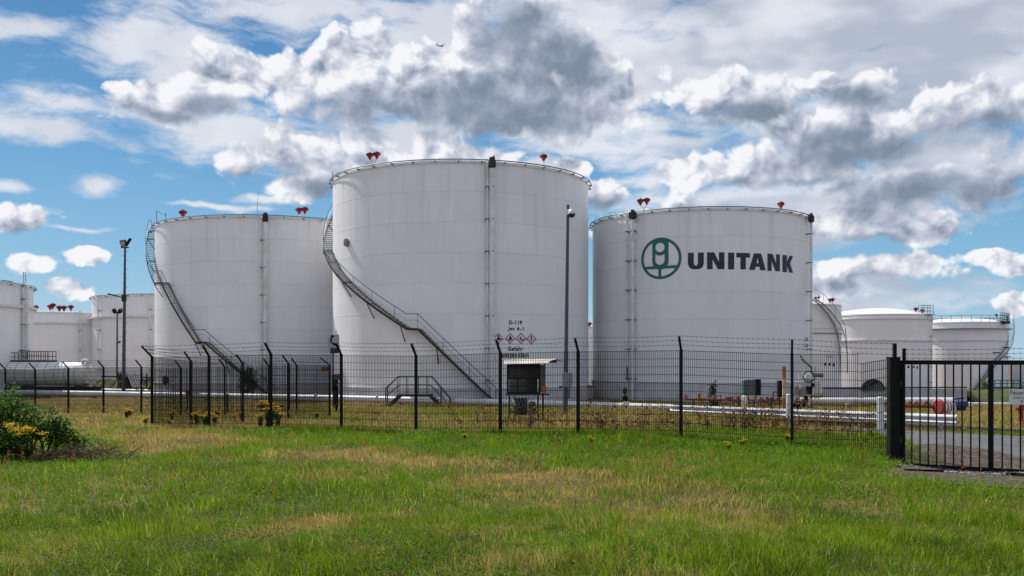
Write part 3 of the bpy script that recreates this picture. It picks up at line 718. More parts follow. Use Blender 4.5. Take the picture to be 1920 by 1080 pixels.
def barbed(pts, parent, r=.0035, step=.13, n=1):
    mb = MB()
    for a, b in zip(pts, pts[1:]):
        L = (b-a).length; d = (b-a)/L; N_ = 6
        prev = a
        for i in range(1, N_+1):
            k = i/N_; p = a.lerp(b, k); p.z -= .02*math.sin(math.pi*k); mb.beam(prev, p, r*2); prev = p
        m_ = int(L/step)
        for i in range(m_):
            k = (i+.5)/m_; p = a.lerp(b, k); p.z -= .02*math.sin(math.pi*k)
            mb.beam(p+Vector((0, .01, .018)), p-Vector((0, .01, .018)), r*1.8); mb.beam(p+d*.015+Vector((0, 0, -.014)), p-d*.015+Vector((0, 0, .014)), r*1.8)
    return part('barbed_wire', mb, M['barb'], parent)
def run(label, posts, tips, wires=(.95, .62, .3), group='welded mesh fences with barbed wire on top', rows=.2, wr=.0048):
    t = thing('mesh_fence', label, 'fence', (posts[0][0], posts[0][1], ground(*posts[0][:2])), group)
    tops = [fpost(x, y, tp, t) for (x, y), tp in zip(posts, tips)]
    for a, b in zip(tops, tops[1:]): fpanel(a, b, t, rows=rows, wr=wr)
    for w_ in wires: barbed([p+Vector((tp[0]*w_, tp[1]*w_, .36*w_+.03)) for p, tp in zip(tops, tips)], t)
    return t, tops
fr = [(285, 30.9), (392, 30.0), (508, 29.3), (640, 28.7), (780, 28.0), (938, 27.0), (1084, 26.3), (1277, 25.1), (1485, 24.3)]
fpos = [((px-960)/F*y, y) for px, y in fr]
ftip = [(-.30, -.14)]+[(-.11, -.31)]*7+[(-.09, -.31)]
tF, topsF = run('front mesh fence with dark posts, crossing before the big tanks up to the gate pillar', fpos, ftip)
# dropped last bay up to the gate pillar: full height half way, lower after
pe = Vector(((1664-960)/F*22.9, 22.9, 0)); a = topsF[-1]
pm = Vector(((1612-960)/F*23.45, 23.45, a.z)); fpanel(a, pm, tF)
b1 = Vector((pm.x, pm.y, pm.z-.24)); b2 = Vector((pe.x, pe.y, HC-.01)); fpanel(b1, b2, tF, h=FH-.3)
# side and far runs
sd_ = [(358, 35), (455, 38.2), (541, 41.2)]; sp = [fpos[0]]+[((px-960)/F*y, y) for px, y in sd_]+[((618-960)/F*44.2, 44.2)]
tS = thing('mesh_fence', 'side mesh fence running back from the front corner post toward the red pillar phone', 'fence', (sp[1][0], sp[1][1], ground(*sp[1])), 'welded mesh fences with barbed wire on top')
tS['label'] = 'side mesh fence running back from the front corner to the far corner'
tops = [topsF[0]]+[fpost(x, y, (-.29, .10), tS) for x, y in sp[1:4]]
farpx = [(618, 44.2), (556, 44.5), (504, 44.9), (421, 45.8), (339, 46.8), (265, 47.8), (194, 49), (128, 50.3), (66, 52), (10, 54), (-45, 56)]
fp = [((px-960)/F*y, y) for px, y in farpx]; ft = [(-.42, -.1)]+[(-.19, -.27)]*10
tR, topsR = run('far mesh fence leading left past the tall light mast to the picture edge', fp, ft)
tops.append(topsR[0])
tt = [(-.30, -.14)]+[(-.29, .10)]*3+[(-.42, -.1)]
for a, b in zip(tops, tops[1:]): fpanel(a, b, tS, wr=.0026)
for w_ in (.95, .62, .3): barbed([p+Vector((tp[0]*w_, tp[1]*w_, .36*w_+.03)) for p, tp in zip(tops, tt)], tS)
# brown plate hanging on the far fence by the corner
mb = MB(); p = at(609.5, 692, 44.25); mb.box(p+Vector((0, -.06, 0)), (.36, .02, .22)); tag(part('sign_plate', mb, M['brown'], None), 'small brown plate fixed high on the far fence beside its corner post', 'sign')
# ================================================================ gate
GP = at(1675, 883, 21.9)
gt = thing('gate_pillar', 'thick square dark pillar between the mesh fence and the bar gate', 'gate post', (GP.x, GP.y, GP.z))
mb = MB(); h = (882-672)/F*21.9+(HC-0)*0; top = HC+(672-671)/F*21.9
mb.box((GP.x, GP.y, (GP.z+top)/2), (.235, .235, top-GP.z)); part('pillar', mb, M['black'], gt, bevel=.01)
mb = MB(); mb.box((GP.x, GP.y, top+.01), (.25, .25, .025)); part('cap', mb, M['black'], gt)
mb = MB(); mb.box((GP.x+.03, GP.y, top+.17), (.075, .075, .34)); part('wire_post', mb, M['black'], gt)
mb = MB()
for z in (.12, .62, 1.95): mb.box((GP.x+.14, GP.y-.03, GP.z+z+.1), (.06, .1, .14))
part('hinge', mb, M['dark'], gt)
wt = [Vector((GP.x+.03, GP.y, top+.33-k*.13)) for k in range(3)]
for w_, q in zip((.95, .62, .3), wt): barbed([topsF[-1]+Vector((ftip[-1][0]*w_, ftip[-1][1]*w_, .36*w_+.03)), q], gt)
# gate leaf: runs right and toward the camera
L0 = Vector(((1691-960)/F*21.9, 21.9)); L1 = Vector(((1925-960)/F*20.45, 20.45)); gd = (L1-L0).normalized(); step = 0
gl = thing('bar_gate', 'dark steel gate of upright bars with barbed wire strung above it', 'gate', (L0.x, L0.y, 0))
def zpx(py, Y): return HC-(py-HY)/F*Y
zt = zpx(677, 21.8); z_b0 = zpx(874, 21.9); slope = (zpx(887, 20.45)-z_b0)/(L1-L0).length
LT = 6.2; ang = math.atan2(gd.y, gd.x)
def gp(s_, z): p = L0+gd*s_; return Vector((p.x, p.y, z))
def bz(s_): return z_b0+slope*s_ if s_ < 3 else z_b0+slope*3
mb = MB()
mb.beam(gp(-.03, zt-.03), gp(LT, zt-.03), .08, .10)
mb.beam(gp(-.03, bz(0)+.03), gp(LT, bz(LT)+.03), .08, .10)
mb.beam(gp(.02, bz(0)+.08), gp(.02, zt-.08), .10, .10, up=(gd.x, gd.y, 0)); part('gate_frame', mb, M['black'], gl, bevel=.006)
k = 0; s_ = .22; bs = .178
while s_ < LT-.1:
    mb = MB(); thick = (k % 10 == 9)
    w = .115 if thick else .034
    if thick: s_ += .05
    mb.beam(gp(s_, bz(s_)+.08), gp(s_, zt-.08), w, w*.9, up=(gd.x, gd.y, 0)); part('gate_stile' if thick else 'gate_bar', mb, M['black'], gl, bevel=.004)
    s_ += bs+(.05 if thick else 0); k += 1
for s0 in (.05, 3.3, 6.1):
    mb = MB(); mb.beam(gp(s0, zt), gp(s0, zt+.30), .07, .07, up=(gd.x, gd.y, 0)); part('wire_post', mb, M['black'], gl)
for j in range(3): barbed([gp(.05, zt+.27-j*.105), gp(3.3, zt+.30-j*.105), gp(6.1, zt+.31-j*.105)], gl)
mb = MB()
for s0, zz in ((1.98, .19), (2.17, .305), (2.2, .095)):
    for dd in (-.05, .0, .05): mb.box(gp(s0+dd, zt+zz), (.05, .02, .022), ang)
part('wire_strainer', mb, M['dark'], gl)
# sign on the gate
sc_ = thing('warning_sign', 'white rectangular sign with red Feuerwehr lettering hung on the gate at the right edge', 'sign', tuple(gp(2.2, zpx(744, 20.7))))
u0 = None
for q in range(0, 400):
    p = gp(q*.01, 0)
    if 960+F*(p.x/p.y) >= 1892: u0 = q*.01; break
za, zb = zpx(729, 20.7), zpx(758, 20.7); nv = Vector((gd.y, -gd.x, 0)).normalized()
mb = MB(); c0 = gp(u0+.42, (za+zb)/2)+nv*.065; mb.box(c0, (.84, .012, za-zb), ang); part('sign_board', mb, M['signw'], sc_, bevel=.004)
def flat_text(tx, s0, s1, zb_, zt_, m, parent, bold=.03, base=None, dirv=None, nrm=None, o=.008):
    me = bpy.data.meshes.new('lettering'); cu = bpy.data.curves.new('l', 'CURVE'); cu.dimensions = '2D'; cu.fill_mode = 'BOTH'
    for lp in text_loops(tx, bold):
        sp_ = cu.splines.new('POLY'); sp_.points.add(len(lp)-1); sp_.use_cyclic_u = True
        for i, (x, y) in enumerate(lp): sp_.points[i].co = (x, y, 0, 1)
    co = bpy.data.objects.new('l', cu); me = bpy.data.meshes.new_from_object(co); bpy.data.objects.remove(co); bpy.data.curves.remove(cu)
    lo = root_of(parent).location
    for v in me.vertices:
        x, y = v.co.x, v.co.y
        p = base+dirv*(s0+(s1-s0)*x)+nrm*o; v.co = Vector((p.x, p.y, zb_+(zt_-zb_)*y))-lo
    me.materials.clear(); return link('lettering', me, m, parent)
kw = dict(base=gp(u0, 0)+nv*.071, dirv=Vector((gd.x, gd.y, 0)), nrm=nv)
H_ = za-zb
flat_text('Feuerwehr', .03, .54, za-H_*.36, za-H_*.08, M['signred'], sc_, **kw)
flat_text('Zufahrt B', .08, .34, za-H_*.62, za-H_*.44, M['sailor'], sc_, .02, **kw)
flat_text('TZS', .22, .40, za-H_*.93, za-H_*.72, M['signblue'], sc_, **kw)
mb = MB(); mb.beam(gp(u0+.1, bz(0)+.2)-nv*.1, gp(u0+.1, bz(0)+.2)-nv*.05, .01)
# concrete sill under the gate with rubble
cs = MB(); a = gp(-.3, 0); 
for i in range(14):
    p0 = gp(-.2+i*.5, 0); p1 = gp(-.2+(i+1)*.5, 0); zz = bz(0)-.10
    cs.beam(Vector((p0.x, p0.y, zz)), Vector((p1.x, p1.y, zz)), .26, .12)
part('concrete_sill', cs, M['concrete'], kind='structure')
# ================================================================ guard rail
t = thing('guard_rail', 'galvanised crash barrier standing behind the mesh fence and the gate', 'crash barrier', tuple(gpt(1795, 812)))
A = Vector(((1258-960)/F*40, 40, zpx(759, 40))); B = Vector(((1795-960)/F*28.7, 28.7, zpx(778, 28.7)))
d = (B-A); d2 = Vector((d.x, d.y, 0)).normalized(); n_ = Vector((d2.y, -d2.x, 0))
prof = [(0, 0), (.012, -.02), (.07, -.045), (.08, -.075), (.02, -.125), (.0, -.155), (.02, -.185), (.08, -.235), (.07, -.265), (.012, -.29), (0, -.31)]
mb = MB(); K = 40
pr = prof+[(x-.006, z) for x, z in prof[::-1]]
for i in range(K+1):
    c_ = A.lerp(B, i/K)
    for x, z in pr: mb.v.append(tuple(c_+n_*x+Vector((0, 0, z))))
m_ = len(pr); mb.f = [(i*m_+j, i*m_+(j+1) % m_, (i+1)*m_+(j+1) % m_, (i+1)*m_+j) for i in range(K) for j in range(m_)]+[tuple(range(m_)), tuple(K*m_+j for j in range(m_))[::-1]]
part('rail', mb, nmat('barrier_zinc', (.52, .54, .57), (.38, .40, .43), 1.5, .6, .1, stretch=(1, 1, 3)), t, True)
for k_ in (.02, .25, .5, .735, .955):
    c_ = A.lerp(B, k_); mb = MB(); mb.box((c_.x-n_.x*.06, c_.y-n_.y*.06, (ground(c_.x, c_.y)+c_.z)/2-.1), (.10, .07, c_.z-ground(c_.x, c_.y)+.15), math.atan2(d2.y, d2.x)); part('rail_post', mb, M['galv'], t)
# white bollards beside it
for px, pt_, pb, Y, wdt, lb in ((1480, 739, 790, 33.0, 13, 'white bollard behind the crash barrier beside the tall yellow post'), (1651, 744, 803, 29.6, 13, 'thick white bollard straddling the crash barrier left of the gate pillar'), (1396, 742, 778, 42, 10, 'white post carrying a dark cabinet behind the crash barrier')):
    b_ = Vector(((px-960)/F*Y, Y)); r_ = wdt/2/F*Y; zt_ = zpx(pt_, Y); z0 = ground(b_.x, b_.y)-.05
    mb = MB(); mb.lathe([(r_, z0), (r_, zt_-.03), (r_*.8, zt_), (.001, zt_)], (b_.x, b_.y, 0), 16); tag(part('bollard', mb, M['pipe'], None, True), lb, 'bollard')
for px, pt_, pb, Y, lb, tall in ((1311, 736, 790, 39, 'short ochre post right of the last but one fence post', 0), (1470, 687, 792, 38, 'tall marker post, rusty orange on top and cream below, left of a fence post', 1)):
    b_ = Vector(((px-960)/F*Y, Y)); z0 = ground(b_.x, b_.y)-.05; zt_ = zpx(pt_, Y); r_ = 3.2/F*Y
    tt_ = thing('marker_post', lb, 'marker post', (b_.x, b_.y, z0))
    if tall:
        zm = zpx(709, Y); z2 = zpx(746, Y)
        mb = MB(); mb.lathe([(r_*1.1, zm), (r_*1.1, zt_), (.001, zt_+.01)], (b_.x, b_.y, 0), 14); part('cap', mb, M['ochre'], tt_, True)
        mb = MB(); mb.lathe([(r_*.95, z2), (r_*.95, zm+.01)], (b_.x, b_.y, 0), 14); part('sleeve', mb, M['cream'], tt_, True)
        mb = MB(); mb.lathe([(r_, z0), (r_, z2)], (b_.x, b_.y, 0), 14); part('post', mb, M['ochre'], tt_, True)
    else:
        mb = MB(); mb.lathe([(r_, z0), (r_, zt_-.02), (r_*.7, zt_), (.001, zt_)], (b_.x, b_.y, 0), 14); part('post', mb, M['ochre'], tt_, True)
        mb = MB(); mb.box((b_.x, b_.y, zt_-.32), (.17, .03, .05)); part('bracket', mb, M['rust'], tt_)
# ================================================================ pipelines
def pline(px, py, r=0):
    Y = 3.04*F/(py-HY); return at(px, py, Y)
t = thing('pipeline', 'long white pipeline lying low in front of the big tanks', 'pipeline', tuple(pline(860, 752.5)))
pts = [pline(-60, 734), pline(300, 740.5), pline(640, 746.5), pline(860, 752), pline(1262, 765)]
mb = MB(); mb.tube(pts, .235, 14); part('pipe', mb, M['pipe'], t, True)
rings = MB(); sup = MB()
L = [0]; 
for a, b in zip(pts, pts[1:]): L.append(L[-1]+(b-a).length)
def along(s_):
    for i in range(len(pts)-1):
        if s_ <= L[i+1]: return pts[i].lerp(pts[i+1], (s_-L[i])/(L[i+1]-L[i])), (pts[i+1]-pts[i]).normalized()
    return pts[-1], (pts[-1]-pts[-2]).normalized()
s_ = 3
while s_ < L[-1]-1:
    p, dd = along(s_); sup.box((p.x, p.y, p.z-.38), (.3, .5, .3)); sup.box((p.x, p.y, p.z-.22), (.12, .6, .08)); s_ += 6
part('pipe_support', sup, M['concrete'], t)
for px in (596, 712, 848, 853, 1182, 1188):
    for i in range(len(pts)-1):
        a, b = pts[i], pts[i+1]
        xa, xb = 960+F*a.x/a.y, 960+F*b.x/b.y
        if xa <= px <= xb:
            k_ = (px-xa)/(xb-xa); k2 = k_*a.y/(b.y+(a.y-b.y)*k_) if False else k_; p = a.lerp(b, k2); dd = (b-a).normalized()
            rings.tube([p-dd*.03, p+dd*.03], .32, 16)
part('flange', rings, nmat('flange_rust', (.40, .30, .25), (.55, .50, .47), 6, .7), t)
t = thing('pipeline', 'thinner white pipe running behind the main pipeline on the left', 'pipeline', tuple(at(150, 730, 86)))
mb = MB(); mb.tube([at(-60, 727, 90), at(150, 731, 87), at(330, 734.5, 84)], .16, 12); part('pipe', mb, M['pipe'], t, True)
mb = MB()
for k_ in range(9): p = at(-60, 727, 90).lerp(at(330, 734.5, 84), k_/8); mb.box((p.x, p.y, p.z-.3), (.15, .4, .4))
part('pipe_support', mb, M['concrete'], t)
# rusty pipe with valves behind the barrier
t = thing('pipeline', 'rusty brown pipe with small valves just above the crash barrier', 'pipeline', tuple(at(1283, 749, 48)))
mb = MB(); q = [at(1283, 748, 48), at(1372, 750, 47.6), at(1440, 750, 47.2), at(1512, 753, 46.8)]
mb.tube(q[:2], .075, 8); mb.tube(q[1:], .06, 8)
random.seed(3)
part('pipe', mb, M['rust'], t, True)
mb = MB()
for i in range(26):
    k_ = random.random(); p = q[0].lerp(q[3], k_)
    mb.lathe([(.001, -.10), (.09, -.09), (.09, .09), (.05, .12), (.001, .12)], p+Vector((0, -.03, random.uniform(-.04, .10))), 8)
    if i % 3 == 0: mb.tube([p, p+Vector((.0, 0, .25))], .03, 6)
part('valve', mb, M['rust'], t)
mb = MB()
for px in (1300, 1345, 1385, 1414, 1446, 1500): p = at(px, 750, 47.5); mb.tube([p, (p.x, p.y, ground(p.x, p.y))], .05, 6)
part('pipe_leg', mb, M['dark'], t)
mb = MB(); 
for a, b in (((1352, 757), (1376, 757)), ((1376, 757), (1387, 752)), ((1338, 762), (1352, 762)), ((1426, 760), (1440, 750)), ((1450, 735), (1470, 735)), ((1450, 735), (1450, 750)), ((1440, 760), (1468, 757)), ((1458, 745), (1480, 768)), ((1490, 745), (1520, 765)), ((1500, 765), (1520, 745)), ((1420, 765), (1438, 765))): mb.tube([at(*a, 47), at(*b, 47)], .035, 6)
part('branch_pipe', mb, M['rustred'], t)
# pipe stretch behind the barrier, right of the long pipeline
t = thing('pipeline', 'short white pipe beyond the barrier in front of the grey concrete wall', 'pipeline', tuple(at(1560, 752, 62)))
mb = MB(); mb.tube([at(1500, 751, 63), at(1790, 751, 60)], .2, 12); part('pipe', mb, M['pipe'], t, True)
mb = MB()
for px in (1520, 1590, 1660, 1730): p = at(px, 752, 61.5); mb.box((p.x, p.y, p.z-.4), (.25, .4, .5))
part('pipe_support', mb, M['concrete'], t)
t = thing('pipeline', 'thin white pipe crossing the dry grass beyond the gate at right', 'pipeline', tuple(at(1860, 757, 60)))
mb = MB(); mb.tube([at(1815, 757, 58), at(2050, 758, 58)], .09, 10); part('pipe', mb, M['pipe'], t, True)
mb = MB()
for px in (1830, 1880, 1930, 1980): p = at(px, 757, 58); mb.box((p.x, p.y, p.z-.2), (.1, .1, .4))
part('pipe_support', mb, M['galv'], t)
# ================================================================ kiosk shelter
KY = 39.; t = thing('instrument_shelter', 'dark metal instrument cabinet on legs under a slanted tin roof behind the fence', 'shelter', tuple(gpt(985, 792)))
def K(px, py, dy=0.): return at(px, py, KY+dy)
z0k, z1k = K(0, 738).z, K(0, 682).z; xl, xr = K(952, 0).x, K(1022, 0).x; xm = K(1011, 0).x
y0, y1 = KY, KY+.75
mb = MB()
for x, y in ((xl, y0), (xm, y0), (xl, y1), (xr, y1)): mb.box((x, y, (z0k+z1k)/2), (.07, .07, z1k-z0k))
mb.box(((xl+xm)/2, y0, z1k-.06), (xm-xl, .05, .16)); mb.box(((xl+xm)/2, y0+.02, (z0k+z1k)/2+.02), (xm-xl, .05, .06)); mb.box(((xl+xm)/2, y0, z0k+.03), (xm-xl+.1, .06, .08))
mb.box((xl+.42, y0+.05, (z0k+z1k)/2-.3), (.04, .04, .62)); mb.box((xl+.45, y0+.05, z0k+.32), (.85, .04, .035))
part('frame', mb, M['black'], t, bevel=.004)
mb = MB(); mb.box(((xm+xr)/2+.02, y0+.36, (z0k+z1k)/2), (abs(xr-xm)+.0, .74, z1k-z0k-.1)); part('side_cabinet', mb, nmat('cabinet_green_grey', (.055, .065, .06), (.09, .10, .095), 2, .5), t)
mb = MB(); mb.box(((xl+xm)/2, y1, (z0k+z1k)/2+.30), (xm-xl, .02, .55)); part('back_panel', mb, nmat('dark_panel', (.05, .05, .048), (.11, .11, .105), 2.5, .6), t)  # upper back panel, darker than the one below it
mb = MB(); mb.box(((xl+xm)/2, y1-.03, z0k+.32), (xm-xl-.1, .02, .6)); part('back_panel', mb, nmat('grey_panel', (.14, .14, .13), (.09, .09, .085), 2.5, .6), t)
mb = MB(); mb.box((xl+1.0, y0+.4, z0k+.35), (.42, .3, .62)); part('instrument_box', mb, M['dark'], t, bevel=.01)
mb = MB(); mb.box(K(1020.5, 730)+Vector((0, -.03, 0)), (.17, .02, .28)); part('orange_plate', mb, M['orange'], t)
# corrugated roof
mb = MB(); X0, X1 = K(944, 0).x, K(1044, 0).x; nC = 60; za_, zb_ = K(0, 683).z, K(0, 680).z
for i in range(nC+1):
    x = X0+(X1-X0)*i/nC; w_ = .012*math.sin(i*math.pi); zz = .012*(-1)**i
    for (yy, z_) in ((y0-.3, za_), (y1+.35, zb_+.10)):
        for hh in (0, .02): mb.v.append((x, yy, z_+zz+hh+(x-X0)*.02))
for i in range(nC):
    b_ = i*4; mb.f += [(b_, b_+4, b_+6, b_+2), (b_+1, b_+3, b_+7, b_+5), (b_, b_+1, b_+5, b_+4), (b_+2, b_+6, b_+7, b_+3)]
part('tin_roof', mb, nmat('tin_roof_paint', (.62, .58, .52), (.34, .20, .10), 1.5, .5, .2, lo=.55, hi=.8), t)
mb = MB(); g0, g1, g2 = K(1028, 678.5), K(1043, 673.5), K(1056, 679)
mb.prism([g0+Vector((0, -.3, 0)), g1+Vector((0, -.3, 0)), g2+Vector((0, -.3, 0)), g1+Vector((0, -.3, -.05))], (0, .9, 0)); part('gable_cap', mb, M['dark'], t)
mb = MB()
for px, yy in ((955, y0), (966, y1), (1009, y0), (1019, y1)): x = K(px, 0).x; mb.box((x, yy, (z0k+ground(x, KY))/2-.05), (.07, .07, z0k-ground(x, KY)+.1))
mb.beam((K(955, 0).x, y0, z0k-.75), (K(1009, 0).x, y0, z0k-.75), .05, .07); mb.beam((K(948, 0).x, y0-.04, z0k-.03), (K(1030, 0).x, y0-.04, z0k-.03), .06, .07)
part('leg', mb, M['dark'], t)
mb = MB(); random.seed(5)
for i in range(9):
    x = K(960+i*5.2, 0).x; p = [Vector((x+.05*math.sin(j*1.7+i), y0+.1, z0k-.05-j*.09+.05*math.sin(i*2.2)*(j > 2))) for j in range(7)]
    p.append(p[-1]+Vector((.12, 0, .08))); mb.tube(p, .016, 5)
part('cable', mb, M['galv'], t, True)
mb = MB(); mb.box(K(978, 763)+Vector((0, .3, 0)), (.5, .35, .7)); mb.lathe([(.001, 0), (.16, 0), (.16, .5), (.001, .55)], K(998, 778)+Vector((0, .2, 0)), 10); part('pump_box', mb, M['dark'], t, bevel=.01)
# ================================================================ camera pole with box
pb = gpt(1060, 776); t = thing('camera_pole', 'slim grey pole with a white dome camera, right in front of the tallest tank', 'camera pole', tuple(pb))
tp = at(1065, 384, pb.y)
mb = MB(); mb.tube([pb-Vector((0, 0, .1)), pb.lerp(tp, .3), pb.lerp(tp, .301), tp], [.135, .125, .105, .075], 14); part('pole', mb, M['mast'], t, True)
mb = MB(); cb = at(1072, 399, pb.y-.15)
mb.lathe([(.001, .20), (.07, .2), (.16, .13), (.20, .02), (.20, -.06)], cb, 18); hs = part('camera_housing', mb, M['signw'], t, True)
mb = MB(); mb.lathe([(.19, -.06), (.17, -.16), (.10, -.24), (.001, -.27)], cb, 18); part('lens_dome', mb, M['glassd'], hs, True)
mb = MB(); mb.tube([at(1066, 398, pb.y), cb+Vector((-.05, 0, .12))], .05, 8); mb.box(at(1065.5, 398, pb.y-.06), (.16, .16, .32)); part('bracket', mb, M['signw'], t)
bx = at(1063.5, 712, pb.y-.2); mb = MB(); mb.box(bx, (.54, .28, .76)); bo = part('junction_box', mb, M['galv'], t, bevel=.012)
mb = MB(); mb.box(bx+Vector((-.02, -.15, .0)), (.46, .01, .66)); part('door', mb, nmat('door_zinc', (.26, .27, .28), (.20, .21, .22), 3, .5, .4), bo)
mb = MB(); mb.box(bx+Vector((-.34, 0, -.38)), (.16, .1, .1)); mb.tube([bx+Vector((.12, .05, -.38)), bx+Vector((.1, .1, -1.0))], .04, 6); part('conduit', mb, M['dark'], bo)
# ================================================================ light masts (left)
mb0 = gpt(231.5, 743); Y = mb0.y
t = thing('light_mast', 'tall dark mast with climbing pegs and two floodlights on top', 'light mast', tuple(mb0), 'masts on the left')
tp = at(234.5, 463, Y); mb = MB(); mb.tube([mb0-Vector((0, 0, .2)), mb0.lerp(tp, .5), tp], [.17, .135, .085], 12); part('pole', mb, M['mast'], t, True)
mb = MB()
for i in range(30):
    k_ = .1+i*.03
    p = mb0.lerp(tp, k_); s2 = 1 if i % 2 else -1; mb.tube([p, p+Vector((.34*s2, 0, 0))], .018, 5)
part('climbing_peg', mb, M['galv'], t, per=7)
mb = MB(); c_ = at(234, 464, Y); mb.box(c_, (.62, .3, .09)); part('crossarm', mb, M['dark'], t)
mb = MB(); Rm = Matrix.Rotation(R_(25), 3, 'X')@Matrix.Rotation(R_(-8), 3, 'Y'); mb.box(at(231.5, 456, Y-.1), (.55, .22, .58), M3=Rm); f1 = part('floodlight', mb, M['black'], t, bevel=.03)
mb = MB(); mb.box(at(231.5, 456, Y-.1)+Rm@Vector((0, -.115, 0)), (.42, .02, .42), M3=Rm); part('lens', mb, M['lens'], f1)
mb = MB(); mb.beam(at(236, 461, Y), at(245, 447, Y), .42, .13); mb.tube([at(236, 463, Y), at(237.5, 459, Y)], .05, 6); part('floodlight', mb, M['black'], t, bevel=.03)
mb = MB(); mb.tube([at(232.5, 559.5, Y), at(218, 554.5, Y)], .05, 8); mb.beam(at(219, 555, Y), at(203, 551, Y), .28, .12); mb.box(at(232.8, 559, Y), (.34, .34, .6)); part('lamp_arm', mb, M['dark'], t, bevel=.02)
b2_ = at(219, 727, 100); t = thing('light_mast', 'shorter thin mast with two small floodlights, left of the tall mast', 'light mast', tuple(b2_), 'masts on the left')
tp = at(220, 586, 100); mb = MB(); mb.tube([b2_-Vector((0, 0, .8)), tp], [.12, .08], 10); part('pole', mb, M['mast'], t, True)
mb = MB(); mb.box(at(220, 586, 100), (.9, .2, .1)); part('crossarm', mb, M['dark'], t)
for px, rz in ((214.5, -25), (225.5, 25)):
    mb = MB(); mb.box(at(px, 583, 99.9), (.32, .5, .5), M3=Matrix.Rotation(R_(rz), 3, 'Y')@Matrix.Rotation(R_(25), 3, 'X')); part('floodlight', mb, M['black'], t, bevel=.04)
mb = MB(); mb.tube([at(219.5, 644, 99.9), at(225, 640.5, 99.7)], [.06, .12], 6); part('lamp_arm', mb, M['dark'], t)
# ================================================================ horizontal vessel with platform
VY = 86.; t = thing('horizontal_vessel', 'long shiny cylindrical tank lying on saddles at the left, with a railed platform on top', 'vessel', tuple(at(80, 728, VY)))
a, b = at(-40, 700, VY), at(160, 701.5, VY-1.2); r_ = 22/F*VY; d = (b-a).normalized()
mb = MB(); ps = [a]+[a.lerp(b, k/10) for k in range(1, 11)]+[b+d*.35*r_, b+d*.55*r_]; mb.tube(ps, [r_]*11+[r_*.86, r_*.45], 40); part('shell', mb, M['steel'], t, True)
mb = MB()
for k in range(11): p = a.lerp(b, (k+.5)/11); mb.tube([p-d*.03, p+d*.03], r_+.015, 40)
part('band', mb, nmat('band_steel', (.36, .37, .36), (.28, .28, .28), 3, .35, .7), t, True)
for px in (-20, 42, 142): p = at(px, 716, VY-1.0); mb = MB(); mb.box(p, (.22, .3, 1.0)); mb.box(p+Vector((0, .9, -.25)), (.3, 1.8, .5)); part('saddle', mb, M['bluegrey'], t)
mb = MB(); e0, e1 = at(-40, 727, VY), at(182, 728, VY-1.2); mb.beam(e0, e1, 1.6, .28); mb.beam(e0+Vector((0, 0, .45)), e1+Vector((-1, 0, .45)), .8, .2); part('base_frame', mb, M['black'], t)
pl = lambda x, y: at(x, y, VY-.4)
for dy_ in (0, 1.6):
    pf = MB(); o_ = Vector((0, dy_, 0))
    for x0_, x1_, yt, yb in ((20, 35, 661, 677), (35, 89, 658, 676)):
        for yy in (yt, (yt+yb)/2): pf.tube([pl(x0_, yy)+o_, pl(x1_, yy+1)+o_], .035, 6)
        n2_ = 3 if x1_ == 35 else 9
        for i in range(n2_): x = x0_+(x1_-x0_)*i/(n2_-1); pf.tube([pl(x, yt)+o_, pl(x, yb)+o_], .035, 6)
    part('platform_railing', pf, M['dark'], t)
mb = MB(); mb.box((pl(55, 677)+Vector((0, .8, 0))), (3.4, 1.9, .16)); part('platform', mb, M['dark'], t)
mb = MB(); p0 = at(164, 718, VY-1.6); mb.tube([p0, at(164, 682, VY-1.6), at(163, 677, VY-1.6), at(159, 675, VY-1.6), at(155.5, 677, VY-1.6), at(155, 680, VY-1.6)], .17, 12); part('vent_pipe', mb, M['pipe'], t, True)
mb = MB(); mb.tube([at(170, 712, VY-1.6), at(178, 711, VY-1.6), at(179, 722, VY-1.6)], .12, 8); mb.tube([at(171, 718, VY-1.6), at(171, 735, VY-1.6)], .14, 8); part('drain_pipe', mb, M['pipe'], t, True)
# pipe rack with slanted tubes beyond the tall mast
t = thing('pipe_rack', 'bundle of slanted grey pipes on a dark rack, right of the tall mast', 'pipe rack', tuple(at(256, 727, 84)))
for i in range(5): mb = MB(); mb.tube([at(240+i*5, 702, 84.5), at(250+i*4.6, 727, 83.5)], .10, 8); part('slanted_pipe', mb, M['galv'], t, True)
mb = MB(); mb.beam(at(190, 706, 85), at(284, 708, 84.5), .12, .12)
for px in (222, 226, 238, 252, 266, 275): mb.tube([at(px, 700 if px > 230 else 698, 85), at(px, 728, 85)], .07, 6)
mb.box(at(229, 708, 85), (.5, .4, .5)); mb.box(at(246, 718, 85), (.9, .4, 1.0)); part('rack_frame', mb, M['dark'], t)
# ================================================================ crossover steps
SY = 63.; t = thing('crossover_steps', 'dark steel steps with handrails climbing over the white pipeline', 'steps', tuple(at(795, 760, SY)))
def S_(px, py, dy=0.): return at(px, py, SY)+Vector((0, dy, 0))
mb = MB(); p0, p1 = S_(749, 741.5), S_(806, 741.5); mb.box((p0+p1)/2+Vector((0, .45, 0)), ((p1-p0).length, 1.0, .14)); part('platform', mb, M['dark'], t)
for dy_, sh in ((0, 0), (.95, 0)):
    mb = MB(); mb.beam(S_(750, 741, dy_), S_(727, 763, dy_), .06, .22); mb.beam(S_(805, 741, dy_), S_(829, 764, dy_), .06, .22); part('stringer', mb, M['dark'], t, per=6)
mb = MB()
for (xa, ya, xb, yb) in ((750, 741, 727, 763), (805, 741, 829, 764)):
    for k in range(1, 5): p = S_(xa+(xb-xa)*k/5, ya+(yb-ya)*k/5).lerp(S_(xa+(xb-xa)*k/5, ya+(yb-ya)*k/5), 0); mb.box(p+Vector((0, .47, .04)), (.25, .9, .04))
part('step', mb, M['grate'], t, per=6)
